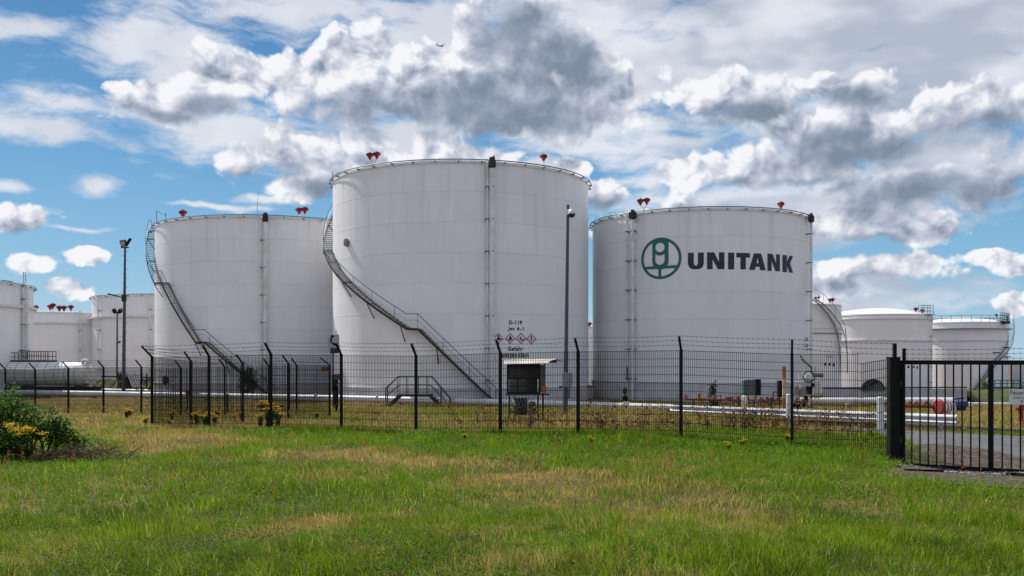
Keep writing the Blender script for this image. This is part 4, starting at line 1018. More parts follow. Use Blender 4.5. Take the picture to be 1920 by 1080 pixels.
for dy_ in (0, .95):
    mb = MB(); dx_ = 8*dy_*.9
    mb.tube([S_(723+dx_*0, 763, dy_), S_(723, 728, dy_), S_(745, 706, dy_), S_(808, 706, dy_), S_(843, 747, dy_), S_(843, 764, dy_)], .035, 6)
    mb.tube([S_(723, 742, dy_), S_(748, 722, dy_), S_(806, 722, dy_), S_(836, 754, dy_)], .025, 5)
    for px, py in ((745, 706), (762, 706), (782, 706), (800, 706), (826, 727)): mb.tube([S_(px, py, dy_), S_(px, 741 if px < 810 else 760, dy_)], .03, 6)
    part('handrail', mb, nmat('brown_rail', (.075, .045, .045), (.05, .04, .045), 5, .5), t, True)
# ================================================================ phone sign, phone pillar
PY_ = 55.; pb = gpt(625, 770); PY_ = pb.y
t = thing('phone_sign', 'grey square sign with a black telephone receiver on a thin pole', 'sign', tuple(pb))
mb = MB(); mb.tube([pb, at(625, 652, PY_)], .04, 8); part('pole', mb, M['black'], t, True)
mb = MB(); c_ = at(625.5, 639.5, PY_-.05); mb.box(c_, (21.5/F*PY_, .025, 24.5/F*PY_)); part('sign_board', mb, nmat('phone_plate', (.36, .38, .40), (.29, .30, .32), 5, .45), t, bevel=.01)
mb = MB(); mb.box(at(627, 657.5, PY_-.04), (.47, .12, .33)); part('small_box', mb, M['dark'], t)
mb = MB(); q = [at(x, y, PY_-.085) for x, y in ((622.6, 631.2), (620.9, 633.2), (620.2, 636.5), (621, 640.5), (623.2, 643.8), (626.2, 645.6))]
mb.tube(q, .045, 8); mb.tube([q[0]+Vector((-.03, 0, .02)), q[0]+Vector((.09, 0, .05))], .075, 8); mb.tube([q[-1], q[-1]+Vector((.11, 0, .02))], .075, 8); part('receiver_symbol', mb, M['ink'], t, True)
pb2 = gpt(631, 772); t = thing('phone_post', 'dark call post with a small hooded box beside the phone sign', 'call post', tuple(pb2))
Y = pb2.y; mb = MB(); mb.tube([pb2, at(631, 702, Y)], .07, 8); mb.box(at(628, 718, Y), (.32, .25, .95)); mb.box(at(630.5, 744, Y), (.22, .25, 1.2)); part('housing', mb, M['black'], t, bevel=.02)
mb = MB(); mb.box(at(634, 707, Y-.1), (.42, .3, .36)); part('hood', mb, nmat('olive_hood', (.06, .085, .06), (.04, .05, .04), 5, .5), t, bevel=.02)
mb = MB(); mb.tube([at(633, 720, Y-.15), at(636, 727, Y-.15), at(635.5, 738, Y-.15)], .05, 6); part('hose', mb, M['galv'], t, True)
# red oval sign and marker left
pb3 = gpt(352, 772); t = thing('oval_sign', 'dark red oval sign on a short post behind the mesh fence', 'sign', tuple(pb3)); Y = pb3.y
mb = MB(); mb.tube([pb3, at(352, 742, Y)], .04, 6); part('post', mb, M['dark'], t)
mb = MB(); mb.lathe([(.001, -.03), (.9, -.03), (.9, .03), (.001, .03)], (0, 0, 0), 24, Matrix.Rotation(R_(90), 3, 'X')); mb.v = [(pb3.x+x*.13, Y+y-.05, at(352, 737, Y).z+z*.24) for x, y, z in mb.v]; part('sign_board', mb, M['signred'], t)
pb4 = gpt(426, 775); mb = MB(); mb.box(pb4+Vector((0, 0, .5)), (.12, .12, 1.0)); mb.box(pb4+Vector((0, 0, 1.02)), (.16, .16, .05)); tag(part('bollard', mb, M['dark'], None, bevel=.01), 'low dark square post in the grass between two far fence posts', 'bollard')
t_ = gpt(507, 776); mb = MB()
for s2 in (-1, 1): mb.box(t_+Vector((s2*.42, 0, .2)), (.1, .5, .4))
mb.box(t_+Vector((0, 0, .42)), (1.3, .5, .12)); tag(part('bench_block', mb, M['dark'], None, bevel=.01), 'low dark block bench half hidden behind yellow flowers', 'bench')
# ================================================================ cabinet + valve machinery behind the barrier
CY = 46.; t = thing('control_cabinet', 'dark grey control cabinet with a side door behind the crash barrier', 'cabinet', tuple(gpt(1408, 778)))
mb = MB(); mb.box(at(1407.5, 726.5, CY), (24/F*CY, .4, 29/F*CY)); part('body', mb, nmat('cabinet_grey', (.12, .12, .125), (.08, .08, .085), 2, .5), t, bevel=.01)
mb = MB(); mb.box(at(1420, 726, CY-.05), (9/F*CY, .5, 30/F*CY)); part('door', mb, M['black'], t, bevel=.01)
mb = MB(); mb.box(at(1394, 727.5, CY), (4/F*CY, .42, 26/F*CY)); part('side_panel', mb, M['green'], t)
mb = MB()
for px in (1398, 1418): p = at(px, 741, CY); mb.box((p.x, p.y, (p.z+ground(p.x, p.y))/2), (.07, .07, p.z-ground(p.x, p.y)))
part('leg', mb, M['galv'], t)
p_ = gpt(1462, 776); t = thing('control_cabinet', 'narrow dark upright box just left of the cream marker post', 'cabinet', tuple(p_)); mb = MB(); mb.box(at(1462, 729, CY), (.2, .3, .8)); part('body', mb, M['black'], t, bevel=.01); mb = MB(); mb.box((at(1462, 729, CY).x, CY, -.1), (.06, .06, 1.2)); part('leg', mb, M['dark'], t)
t = thing('valve_station', 'silver valve drum and pipes with a slanted lamp on a black pole', 'valve station', tuple(gpt(1522, 770)))
def V_(px, py, dy=0.): return at(px, py, CY+dy)
mb = MB(); c_ = V_(1515.5, 707); Rm = Matrix.Rotation(R_(90), 3, 'X')
mb.lathe([(.001, .20), (.12, .19), (.19, .12), (.215, 0), (.19, -.12), (.001, -.2)], c_, 20, Rm); part('drum', mb, M['steel'], t, True)
mb = MB(); mb.tube([c_+Rm@Vector((.27*math.cos(k*math.pi/10), .27*math.sin(k*math.pi/10), .1)) for k in range(20)], .022, 6, closed=True); part('hand_wheel', mb, M['black'], t, True)
mb = MB(); mb.tube([V_(1524, 703), V_(1540, 703)], .11, 12); mb.tube([V_(1538, 703), V_(1542, 702)], .14, 12); part('motor', mb, M['grey'], t, True)
mb = MB(); mb.tube([V_(1522, 765), V_(1522, 691), V_(1500, 667)], .035, 6); part('lamp_pole', mb, M['black'], t)
mb = MB(); mb.beam(V_(1502, 672), V_(1522, 690), .24, .07); part('slanted_lamp', mb, nmat('lamp_shell', (.26, .25, .17), (.16, .16, .12), 5, .5), t, bevel=.01)
mb = MB(); mb.lathe([(.001, .2), (.18, .2), (.28, .1), (.28, -.2), (.001, -.25)], V_(1501, 732), 16); mb.lathe([(.001, .2), (.2, .16), (.2, -.2), (.001, -.25)], V_(1516, 733, .2), 14); part('valve_body', mb, nmat('dull_metal', (.30, .29, .26), (.20, .18, .15), 4, .5, .4), t, True)
mb = MB()
for a_, b_ in (((1500, 715), (1500, 745)), ((1482, 717), (1522, 717)), ((1487, 722), (1495, 722)), ((1512, 730), (1524, 730)), ((1488, 715), (1488, 760)), ((1508, 712), (1508, 690)), ((1498, 700), (1498, 716)), ((1526, 738), (1512, 742)), ((1494, 742), (1480, 760)), ((1506, 745), (1530, 752))): mb.tube([V_(*a_), V_(*b_)], .04, 6)
part('pipework', mb, M['pipe'], t, True)
mb = MB()
for x_, y_ in ((1514, 728), (1520, 728), (1519, 736), (1524, 722), (1511, 746), (1507, 760), (1496, 762), (1488, 760)): mb.box(V_(x_, y_), (.16, .14, .2))
part('actuator', mb, M['black'], t, bevel=.02, per=6)
mb = MB()
for px in (1528, 1535.5): mb.tube([V_(px, 748, 2), V_(px, 688 if px < 1530 else 715, 2)], .02, 5)
for k in range(9): mb.tube([V_(1528, 717+k*3.6, 2), V_(1535.5, 717+k*3.6, 2)], .016, 5)
part('ladder', mb, M['galv'], t)
# hose reel / vent between the tanks
for px, py, lb in ((1172, 733, 'small upright valve with a bulbous head at the foot of the lettered tank'), (1107, 735, 'stubby grey vent box between the tallest and the lettered tank')):
    Y = 60.; b_ = at(px, 757, Y); t = thing('valve_stand', lb, 'valve', tuple(b_))
    if px == 1172:
        mb = MB(); mb.tube([b_, at(px, 726, Y)], .05, 6); mb.tube([at(px-3, 746, Y), at(px+3, 746, Y)], .08, 8); part('stem', mb, M['black'], t)
        mb = MB(); mb.lathe([(.001, -.2), (.12, -.17), (.15, 0), (.1, .16), (.001, .2)], at(px, 733, Y), 12); part('valve_head', mb, M['dark'], t, True)
    else:
        mb = MB(); mb.box(at(px, 735, Y), (.32, .3, .85)); part('body', mb, nmat('vent_grey', (.22, .21, .20), (.12, .11, .11), 6, .6), t, bevel=.02); mb = MB(); mb.box(at(px, 724.5, Y), (.42, .36, .06)); part('lid', mb, M['black'], t)
        mb = MB(); mb.tube([at(px, 748, Y), at(px, 757, Y)], .06, 6); part('leg', mb, M['rustred'], t)
# ================================================================ concrete wall, hatch, bank, foam unit, green stairs
WY = 74.; mb = MB(); a, b = at(1543, 728, WY), at(1812, 727, WY-2)
n_ = 40
for i in range(n_):
    p, q = a.lerp(b, i/n_), a.lerp(b, (i+1)/n_); mb.box(((p.x+q.x)/2, (p.y+q.y)/2, (p.z-1.4)/2), ((q-p).length, .25, p.z+1.4), math.atan2(b.y-a.y, b.x-a.x))
w_ = thing('concrete_wall', 'long grey concrete wall with a dark coping in front of the dome tank', 'wall', tuple(a)); mb2 = MB(); mb2.box(((a.x+b.x)/2, (a.y+b.y)/2, (a.z-1.4)/2), ((b-a).length, .25, a.z+1.4), math.atan2(b.y-a.y, b.x-a.x)); part('wall', mb2, M['cgrey'], w_)
mb = MB(); mb.beam(a+Vector((0, 0, .03)), b+Vector((0, 0, .03)), .36, .09); part('coping', mb, M['dark'], w_)
hy = 73.2; c_ = at(1635.5, 731, hy); t = thing('pipe_hood', 'dark half-round metal hood standing against the dome tank', 'hood', tuple(c_))
mb = MB(); mb.lathe([(.001, .35), (.78, .35), (.80, .3), (.80, -.3), (.001, -.3)], c_, 20, Matrix.Rotation(R_(90), 3, 'X'), 0, math.pi); part('hood', mb, nmat('hood_dark', (.05, .05, .05), (.14, .135, .12), 1.5, .5, .3), t, True)
mb = MB(); mb.tube([c_+Vector((.81*math.cos(k*math.pi/14), -.36, .81*math.sin(k*math.pi/14))) for k in range(15)], .04, 6); part('rim', mb, M['black'], t, True)
mb = MB(); mb.beam(c_+Vector((-.35, -.38, .35)), c_+Vector((.3, -.38, .72)), .06, .10); part('handle', mb, M['black'], t)
# grass banks
def bank(px0, px1, pyt, Y, name='grass_bank'):
    mb = MB(); A_, B_ = at(px0, pyt, Y), at(px1, pyt, Y); n = 40
    for i in range(n+1):
        p = A_.lerp(B_, i/n); w_ = .12*math.sin(i*1.3)+.08*math.sin(i*3.1); zt_ = p.z+w_
        for (dy_, z_) in ((-3.2, -1.25), (-2, (zt_-1.2)*.45-.3), (-.6, zt_-.1), (.5, zt_), (1.8, zt_-.2), (5, -1.25)): mb.v.append((p.x, p.y+dy_, z_))
    mb.f = [(i*6+k, (i+1)*6+k, (i+1)*6+k+1, i*6+k+1) for i in range(n) for k in range(5)]
    part(name, mb, nmat('bank_grass', (.035, .055, .012), (.09, .10, .03), 1.2, .95, lo=.35, hi=.7), kind='structure', smooth=True)
bank(165, 292, 713, 92); bank(1800, 2150, 733, 74)
t = thing('foam_unit', 'red and white banded barrel-shaped unit with a blue valve, behind the gate bars', 'fire equipment', tuple(gpt(1768, 790)))
UY = 36.; 
def U_(px, py, dy=0.): return at(px, py, UY)+Vector((0, dy, 0))
a, b = U_(1758, 763, -.12), U_(1782, 764, .12); d = (b-a).normalized()
mb = MB(); mb.tube([a-d*.12, a, b, b+d*.12], [.24, .33, .33, .24], 24); brl = part('barrel', mb, M['signred'], t, True)
mw = MB()
for k in (.05, .35, .65, .92): p = a.lerp(b, k); mw.tube([p-d*.045, p+d*.045], .335, 24)
part('white_band', mw, M['signw'], brl, True)
mb = MB(); mb.tube([U_(1686, 764), U_(1692, 761), U_(1750, 762)], .075, 10)
part('feed_pipe', mb, M['rustred'], t, True)
mb = MB()
for px in (1704, 1717, 1735): mb.lathe([(.001, 0), (.10, 0), (.10, .12), (.05, .2), (.001, .22)], U_(px, 761), 10)
part('nozzle', mb, M['rust'], t)
mb = MB(); mb.box(U_(1800, 757, -.1), (.42, .3, .2)); mb.lathe([(.001, -.16), (.17, -.16), (.17, .16), (.001, .16)], U_(1801, 762), 14, Matrix.Rotation(R_(90), 3, 'Y')); mb.tube([U_(1797, 746), U_(1797, 756)], .03, 5); mb.tube([U_(1789, 748), U_(1808, 746)], .035, 6); mb.tube([U_(1804, 745), U_(1804, 754)], .03, 5); part('blue_valve', mb, M['blue'], t, bevel=.01)
mb = MB(); mb.lathe([(.001, -.1), (.09, -.09), (.11, 0), (.09, .09), (.001, .1)], U_(1814, 759, -.1), 14, Matrix.Rotation(R_(90), 3, 'Y')); part('hose_coupling', mb, M['steel'], t, True)
mb = MB()
for px in (1777, 1772): p = U_(px, 770, -.2); mb.box((p.x, p.y, (p.z+ground(p.x, p.y))/2+.1), (.14, .12, p.z-ground(p.x, p.y)+.3))
part('leg', mb, M['pipe'], t)
t = thing('fire_hydrant', 'red hydrant half cut off by the right edge, under the sign on the gate', 'hydrant', tuple(gpt(1914, 796))); hp = gpt(1914, 796)
mb = MB(); mb.lathe([(.001, 0), (.16, 0), (.16, .05), (.09, .1), (.09, .55), (.13, .6), (.13, .75), (.06, .85), (.001, .87)], hp, 14); mb.tube([hp+Vector((-.2, 0, .6)), hp+Vector((.25, 0, .6))], .06, 8); part('body', mb, M['rustred'], t, True)
mb = MB(); mb.tube([hp+Vector((.2, -.1, .3)), hp+Vector((.24, -.1, .62))], .07, 8); part('outlet', mb, M['galv'], t, True)
# green access stairs at the right edge
t = thing('access_platform', 'low green steel platform with rails at the foot of the far right tank', 'platform', tuple(at(1880, 735, 100)))
def G_(px, py, dy=0.): return at(px, py, 100)+Vector((0, dy, 0))
mb = MB(); mb.box(G_(1885, 727), (3.2, 1.2, .25)); mb.beam(G_(1862, 727), G_(1842, 742), .1, .25); mb.beam(G_(1912, 727), G_(1935, 745), .1, .25); part('deck', mb, M['green'], t)
mb = MB()
for yy in (713, 719): mb.tube([G_(1840, yy+20), G_(1865, yy), G_(1912, yy), G_(1938, yy+20)], .05, 5)
for px in (1865, 1876, 1888, 1900, 1912): mb.tube([G_(px, 713), G_(px, 727)], .05, 5)
part('handrail', mb, M['green'], t)
# ================================================================ airplane
AY = 3900.; c_ = at(824.5, 85.5, AY); t = thing('airliner', 'tiny dark airliner banking in front of the clouds', 'airplane', tuple(c_))
def A_(dx_, dy_, dd=0.): return c_+Vector((dx_*AY/F, dd, -dy_*AY/F))
mb = MB(); q = [A_(-6, -2.6, 9), A_(-3, -.4, 4), A_(1, .9, 0), A_(5, 1.9, -5), A_(7, 2.3, -7.5)]; mb.tube(q, [.5, 1.9, 2.2, 2.1, .6], 12); part('fuselage', mb, M['ink'], t, True)
mb = MB(); mb.prism([A_(1, .6, -1), A_(4.5, 1.4, -3), A_(10.6, -3.6, 6), A_(9.4, -3.2, 8)], (0, 0, .8)); part('wing', mb, M['ink'], t)
mb = MB(); mb.prism([A_(-2.5, 0, -1), A_(.5, 1, -3), A_(-1.2, 3.4, -20), A_(-2.6, 2.9, -18)], (0, 0, .8)); part('wing', mb, M['ink'], t)
mb = MB(); mb.prism([A_(-6, -2.2, 9), A_(-4, -1.4, 6), A_(-6.2, -6.6, 12), A_(-7, -6.6, 14)], (1.0, .0, 0)); part('tail_fin', mb, M['ink'], t)
# ================================================================ vegetation
rng = np.random.default_rng(11)
def vnoise(x, y, f, seed):
    """smooth value noise (numpy)"""
    X = x*f+seed*17.3; Y = y*f+seed*7.7; xi = np.floor(X); yi = np.floor(Y); fx = X-xi; fy = Y-yi
    def h(a, b):
        v = np.sin(a*127.1+b*311.7+seed*74.7)*43758.5453; return v-np.floor(v)
    u = fx*fx*(3-2*fx); v = fy*fy*(3-2*fy)
    return (h(xi, yi)*(1-u)+h(xi+1, yi)*u)*(1-v)+(h(xi, yi+1)*(1-u)+h(xi+1, yi+1)*u)*v
def fbm(x, y, f, seed, o=4):
    s = 0; a = .5; t = 0
    for i in range(o): s = s+a*vnoise(x, y, f, seed+i); t += a; f *= 2.1; a *= .55
    return s/t
gv = np.vectorize(ground)
def ground_np(x, y):
    z = np.where(y < 26, 0., np.where(y < 65, -.03*(y-26), -1.17-1.9*np.clip((y-96)/16., 0, 1)))
    z = z+.30*np.exp(-((x-1.6)/4.2)**2-((y-9.2)/2.6)**2)-.34*np.exp(-((x-10.4)/2.7)**2-((y-21.2)/2.4)**2)
    return z+.035*np.sin(x*.9+1.3)*np.sin(y*.7)+.025*np.sin(x*.37-2*y*.23)
def px_of(x, y, z=0.): return 960+F*x/y, HY+F*(HC-z)/y
def blobf(X, Y, lst):
    r = np.zeros_like(X)
    for (cx, cy, rx, ry, w) in lst: r = r+w*np.exp(-((X-cx)/rx)**2-((Y-cy)/ry)**2)
    return r
DRY = [(330,815,130,22,.6),(300,840,60,14,.6),(620,856,170,13,.70),(850,872,150,12,.5),(600,985,90,14,.8),(560,1010,70,16,.3),(1100,905,160,20,.16),(1240,955,220,30,.16),(1000,890,100,10,.3),(760,868,120,10,.3),
       (700,1040,150,30,.25),(1350,1000,200,50,.15),(120,850,60,14,.3),(1000,960,200,40,.12)]
LUSH = [(1750,1000,220,90,.5),(1150,838,300,16,.5),(1600,850,250,30,.4),(250,930,300,40,.35),(450,890,130,12,.2),(700,810,120,12,.3),(560,800,100,10,.3),(1500,880,200,20,.2),(300,1000,200,40,.2),(900,832,140,12,.35),(420,1040,250,35,.15)]
def dryness(x, y):
    px, py = px_of(x, y)
    d = .20+(fbm(x, y, .45, 3)-.5)*.9+(fbm(x, y, 1.9, 9)-.5)*.9
    d = d+blobf(px, py, DRY)-blobf(px, py, LUSH)
    far = np.clip((y-27.5)/3, 0, 1); d = d+far*(.26+.42*np.clip((fbm(x, y, .16, 21)-.42)*3, -.6, 1))
    return np.clip(d, 0, 1)
def arr_mesh(name, V, quads, tris, col, m, kind=None, parent=None, normals=None):
    me = bpy.data.meshes.new(name); nq, nt_ = len(quads), len(tris)
    me.vertices.add(len(V)); me.vertices.foreach_set('co', V.astype(np.float32).ravel())
    li = np.concatenate([quads.ravel(), tris.ravel()]).astype(np.int32)
    me.loops.add(len(li)); me.loops.foreach_set('vertex_index', li)
    me.polygons.add(nq+nt_); st = np.concatenate([np.arange(nq)*4, nq*4+np.arange(nt_)*3]).astype(np.int32)
    me.polygons.foreach_set('loop_start', st)
    me.update(calc_edges=True)
    a = me.color_attributes.new('tint', 'FLOAT_COLOR', 'POINT'); a.data.foreach_set('color', np.c_[col, np.ones(len(col))].astype(np.float32).ravel())
    o = bpy.data.objects.new(name, me); COL.objects.link(o); me.materials.append(m)
    if kind: o['kind'] = kind
    if parent: o.parent = parent
    return o
def leafmat(name, trans=.35, rough=.55, sp=.1):
    m = bpy.data.materials.new(name); m.use_nodes = True; N = NT(m.node_tree); N.n.clear()
    a = N.n.new('ShaderNodeAttribute'); a.attribute_name = 'tint'
    p = N.n.new('ShaderNodeBsdfPrincipled'); N.l.new(a.outputs['Color'], p.inputs['Base Color']); p.inputs['Roughness'].default_value = rough; p.inputs['Specular IOR Level'].default_value = sp
    tr = N.n.new('ShaderNodeBsdfTranslucent'); N.put(tr.inputs[0], N.mix(1., a.outputs['Color'], rgb(1.1, 1.15, .55), 'MULTIPLY'))
    mx = N.n.new('ShaderNodeMixShader'); mx.inputs[0].default_value = trans; N.l.new(p.outputs[0], mx.inputs[1]); N.l.new(tr.outputs[0], mx.inputs[2])
    o = N.n.new('ShaderNodeOutputMaterial'); N.l.new(mx.outputs[0], o.inputs[0]); return m
mgrass = leafmat('grass_blades', .36, .38, .35); mleaf = leafmat('leaves', .4, .6)
def blades(x, y, h, w, lean, col, name, kind='stuff', z=None, m=None, parent=None):
    n = len(x); z = ground_np(x, y)-.01 if z is None else z
    a = rng.uniform(0, 2*np.pi, n); la = rng.uniform(0, 2*np.pi, n)*.55+2.6      # blades lean mostly one way, with the wind
    dx_, dy_ = np.cos(a)*w/2, np.sin(a)*w/2; lx, ly = np.cos(la)*lean*h, np.sin(la)*lean*h
    V = np.empty((n, 5, 3))
    V[:, 0] = np.c_[x-dx_, y-dy_, z]; V[:, 1] = np.c_[x+dx_, y+dy_, z]
    V[:, 2] = np.c_[x-dx_*.75+lx*.35, y-dy_*.75+ly*.35, z+h*.6]; V[:, 3] = np.c_[x+dx_*.75+lx*.35, y+dy_*.75+ly*.35, z+h*.6]
    V[:, 4] = np.c_[x+lx, y+ly, z+h*np.sqrt(np.clip(1.05-lean**2*.5, .2, 1))]
    i = np.arange(n)*5; q = np.c_[i, i+1, i+3, i+2]; t_ = np.c_[i+2, i+3, i+4]
    C = np.repeat(col[:, None, :], 5, 1)
    return arr_mesh(name, V.reshape(-1, 3), q, t_, C.reshape(-1, 3), m or mgrass, kind, parent)
G1 = np.array([.095, .190, .006]); G2 = np.array([.210, .300, .012]); G3 = np.array([.022, .085, .010]); DR = np.array([.50, .37, .21]); DR2 = np.array([.36, .235, .11]); OL = np.array([.21, .23, .035])
def grass_cols(x, y, jit=.25):
    n = len(x); d = dryness(x, y); r = rng.random(n)[:, None]; k = fbm(x, y, .8, 31)[:, None]
    green = G1*(1-r)+G2*r; green = green*(1-np.clip((.5-k)*2.2, 0, .8))+G3*np.clip((.5-k)*2.2, 0, .8)
    dry = DR*(1-r)+DR2*r; isdry = (rng.random(n) < np.clip((d-.18)*1.55, .03, .93))
    mid = (rng.random(n) < np.clip(d*1.2, 0, .6))
    c = np.where(isdry[:, None], dry, np.where(mid[:, None], OL, green)); c = np.where((rng.random(n) < .07)[:, None], np.array([.36, .42, .14]), c); dk_ = (.50+1.1*fbm(x, y, 3.1, 91))[:, None]; c = c*dk_
    return c*(1+jit*(rng.random((n, 1))-.5)*2), d
def scatter(n, y0, y1, pw=1.0, side=.60, pad=1.0):
    y = y0+(y1-y0)*rng.random(n)**pw; x = (rng.random(n)*2-1)*(side*y+pad); return x, y
def keep_road(x, y):
    px, py = px_of(x, y, ground_np(x, y))
    road = (px > 1590) & (py > 806+np.clip(px-1600, 0, 999)*.05) & (py < 884) & (y > 19.) & (py < np.interp(px, [1590, 1700, 1745, 1820, 2300], [806, 828, 862, 880, 900]))
    pad = (px > 1668+rng.normal(0, 8, len(px))) & (py > 876) & (py < 900+(px-1690)*.06+rng.normal(0, 3.5, len(px))) 
    return ~(road | pad)
def lay(n, y0, y1, h0, h1, w, name, pw=1., lean=(.15, .8), thin=True):
    x, y = scatter(n, y0, y1, pw); k = keep_road(x, y); x, y = x[k], y[k]
    c, d = grass_cols(x, y); n = len(x)
    hk = .25+2.1*fbm(x, y, 1.5, 41)**1.7
    h = (h0+(h1-h0)*rng.random(n)**1.6)*hk*(1-.35*d); ww = w*(.7+.6*rng.random(n))
    return blades(x, y, h, ww, rng.uniform(*lean, n), c, name)
lay(165000, 5.5, 13, .06, .22, .0075, 'grass')
lay(190000, 12, 30, .07, .22, .013, 'grass', .75)
lay(110000, 29, 62, .08, .24, .028, 'dry_grass', .8)
lay(30000, 60, 84, .10, .28, .05, 'dry_grass')
# low broad leaves (clover, plantain) between the blades
def leaves_flat(n, y0, y1, s0, s1, name, pw=1., pred=None, cols=None):
    x, y = scatter(n, y0, y1, pw); k = keep_road(x, y) & ((fbm(x, y, .7, 51) > .50) if pred is None else pred(x, y)); x, y = x[k], y[k]; n = len(x)
    z = ground_np(x, y)+rng.uniform(.02, .13, n); s_ = rng.uniform(s0, s1, n); a = rng.uniform(0, 6.28, n); t1 = rng.uniform(-.7, .7, n); t2 = rng.uniform(-.7, .7, n)
    u = np.c_[np.cos(a), np.sin(a), t1]; v = np.c_[-np.sin(a), np.cos(a), t2]*.55; p = np.c_[x, y, z]
    V = np.stack([p-u*s_[:, None], p+v*s_[:, None], p+u*s_[:, None], p-v*s_[:, None]], 1)
    r = rng.random((n, 1)); c = np.array([.05, .15, .008])*(1-r)+np.array([.13, .26, .02])*r if cols is None else cols[rng.integers(0, len(cols), n)]
    i = np.arange(n)*4
    return arr_mesh(name, V.reshape(-1, 3), np.c_[i, i+1, i+2, i+3], np.zeros((0, 3), int), np.repeat(c, 4, 0), mleaf, 'stuff')
leaves_flat(60000, 5.5, 14, .008, .020, 'clover', 1., lambda x, y: (fbm(x, y, .7, 51)+np.clip(-x*.02, -.1, .12) > .52))
leaves_flat(80000, 14, 29, .014, .034, 'clover', .8, lambda x, y: (dryness(x, y) < .34))
leaves_flat(60000, 6.5, 12, .008, .024, 'ground_ivy', 1., lambda x, y: (px_of(x, y)[1] > 985+.18*np.abs(px_of(x, y)[0]-480)+40*(fbm(x, y, 1.3, 77)-.5)) & (px_of(x, y)[0] < 900), np.array([[.03, .08, .008], [.05, .12, .01], [.10, .15, .02], [.11, .08, .03]]))
# strip of taller weeds along the foot of the fence
def fence_line(t_): 
    fx = np.array([p[0] for p in fpos]+[pe.x]); fy = np.array([p[1] for p in fpos]+[pe.y]); return np.interp(t_, fx, fy)
n = 26000; x = rng.uniform(-13, 8.8, n); y = fence_line(x)-np.abs(rng.normal(0, .9, n))+.15; z = ground_np(x, y)
hk = .3+1.1*fbm(x, y, .8, 61); c, d = grass_cols(x, y)
blades(x, y, (.10+.22*rng.random(n))*hk, .016*np.ones(n), rng.uniform(.1, .7, n), c, 'fence_foot_grass')
n = 14000; x = rng.uniform(-13, 8.8, n); y = fence_line(x)-np.abs(rng.normal(0, 1.0, n)); k = fbm(x, y, .7, 71) > .46; x, y = x[k], y[k]; n = len(x)
z = ground_np(x, y)+rng.uniform(.02, .30, n)*fbm(x, y, 1.1, 73); s_ = rng.uniform(.025, .06, n); a = rng.uniform(0, 6.28, n)
u = np.c_[np.cos(a), np.sin(a), rng.uniform(-.8, .8, n)]; v = np.c_[-np.sin(a), np.cos(a), rng.uniform(-.8, .8, n)]*.6; p = np.c_[x, y, z]
V = np.stack([p-u*s_[:, None], p+v*s_[:, None], p+u*s_[:, None], p-v*s_[:, None]], 1); i = np.arange(n)*4; r = rng.random((n, 1))
arr_mesh('leafy_ground_cover', V.reshape(-1, 3), np.c_[i, i+1, i+2, i+3], np.zeros((0, 3), int), np.repeat(np.array([.045, .14, .010])*(1-r)+np.array([.13, .27, .025])*r, 4, 0), mleaf, 'stuff')
# dry stalks and seed heads just behind the fence, dock stems in the meadow
def stalks(x, y, h, col, name, head=.4, hw=.02, sw=.007, z=None):
    n = len(x); V = []; z = ground_np(x, y) if z is None else z
    bl = blades(x, y, h, np.full(n, sw), rng.uniform(.02, .25, n), col, name)
    m_ = 14; X = np.repeat(x, m_); Y = np.repeat(y, m_); Hh = np.repeat(h, m_)
    t_ = 1-head*rng.random(n*m_); p = np.c_[X+rng.normal(0, hw, n*m_), Y+rng.normal(0, hw, n*m_), np.repeat(z, m_)+Hh*t_*.98]
    s_ = rng.uniform(.4, 1.1, n*m_)*hw; a = rng.uniform(0, 6.28, n*m_)
    u = np.c_[np.cos(a), np.sin(a), rng.uniform(-1, 1, n*m_)]; v = np.c_[-np.sin(a), np.cos(a), rng.uniform(-1, 1, n*m_)]*.8
    V = np.stack([p-u*s_[:, None], p+v*s_[:, None], p+u*s_[:, None], p-v*s_[:, None]], 1); i = np.arange(n*m_)*4
    arr_mesh(name+'_heads', V.reshape(-1, 3), np.c_[i, i+1, i+2, i+3], np.zeros((0, 3), int), np.repeat(np.repeat(col, m_, 0)*rng.uniform(.7, 1.2, (n*m_, 1)), 4, 0), mleaf, 'stuff')
BR = np.array([.085, .050, .030]); TAN = np.array([.24, .15, .08]); RD = np.array([.30, .07, .03])
def clumps(lst, spread=.35):
    xs_, ys_ = [], []
    for px, py, n in lst:
        p = gpt(px, py); xs_.append(p.x+rng.normal(0, spread, n)); ys_.append(p.y+rng.normal(0, spread, n))
    return np.concatenate(xs_), np.concatenate(ys_)
x, y = clumps([(a_, b_, max(4, int(c_*.9))) for a_, b_, c_ in [(948, 806, 26), (985, 805, 22), (1010, 806, 20), (1120, 812, 28), (1140, 813, 24), (1190, 812, 22), (1225, 815, 16), (1395, 812, 26), (1430, 812, 40), (1460, 814, 30), (1540, 822, 20), (1590, 826, 14), (1640, 828, 14), (1060, 808, 12), (880, 804, 8), (1350, 813, 14), (1260, 815, 10), (1300, 814, 12), (700, 806, 6), (1510, 818, 16)]], .40)
y = y+.7; n = len(x); r = rng.random((n, 1)); stalks(x, y, rng.uniform(.35, 1.05, n), BR*(1-r)+TAN*.8*r, 'withered_weeds', .7, .045, .016)
x, y = scatter(420, 15, 60, .9, .58); n = len(x); r = rng.random((n, 1)); stalks(x, y, rng.uniform(.25, .6, n), RD*(1-r)+TAN*r, 'dock_stems', .55, .022, .010)
x, y = scatter(2200, 28, 66, .8, .58); n = len(x); stalks(x, y, rng.uniform(.2, .5, n), np.repeat(TAN[None], n, 0)*rng.uniform(.8, 1.5, (n, 1)), 'seeding_grass', .4, .025, .012)
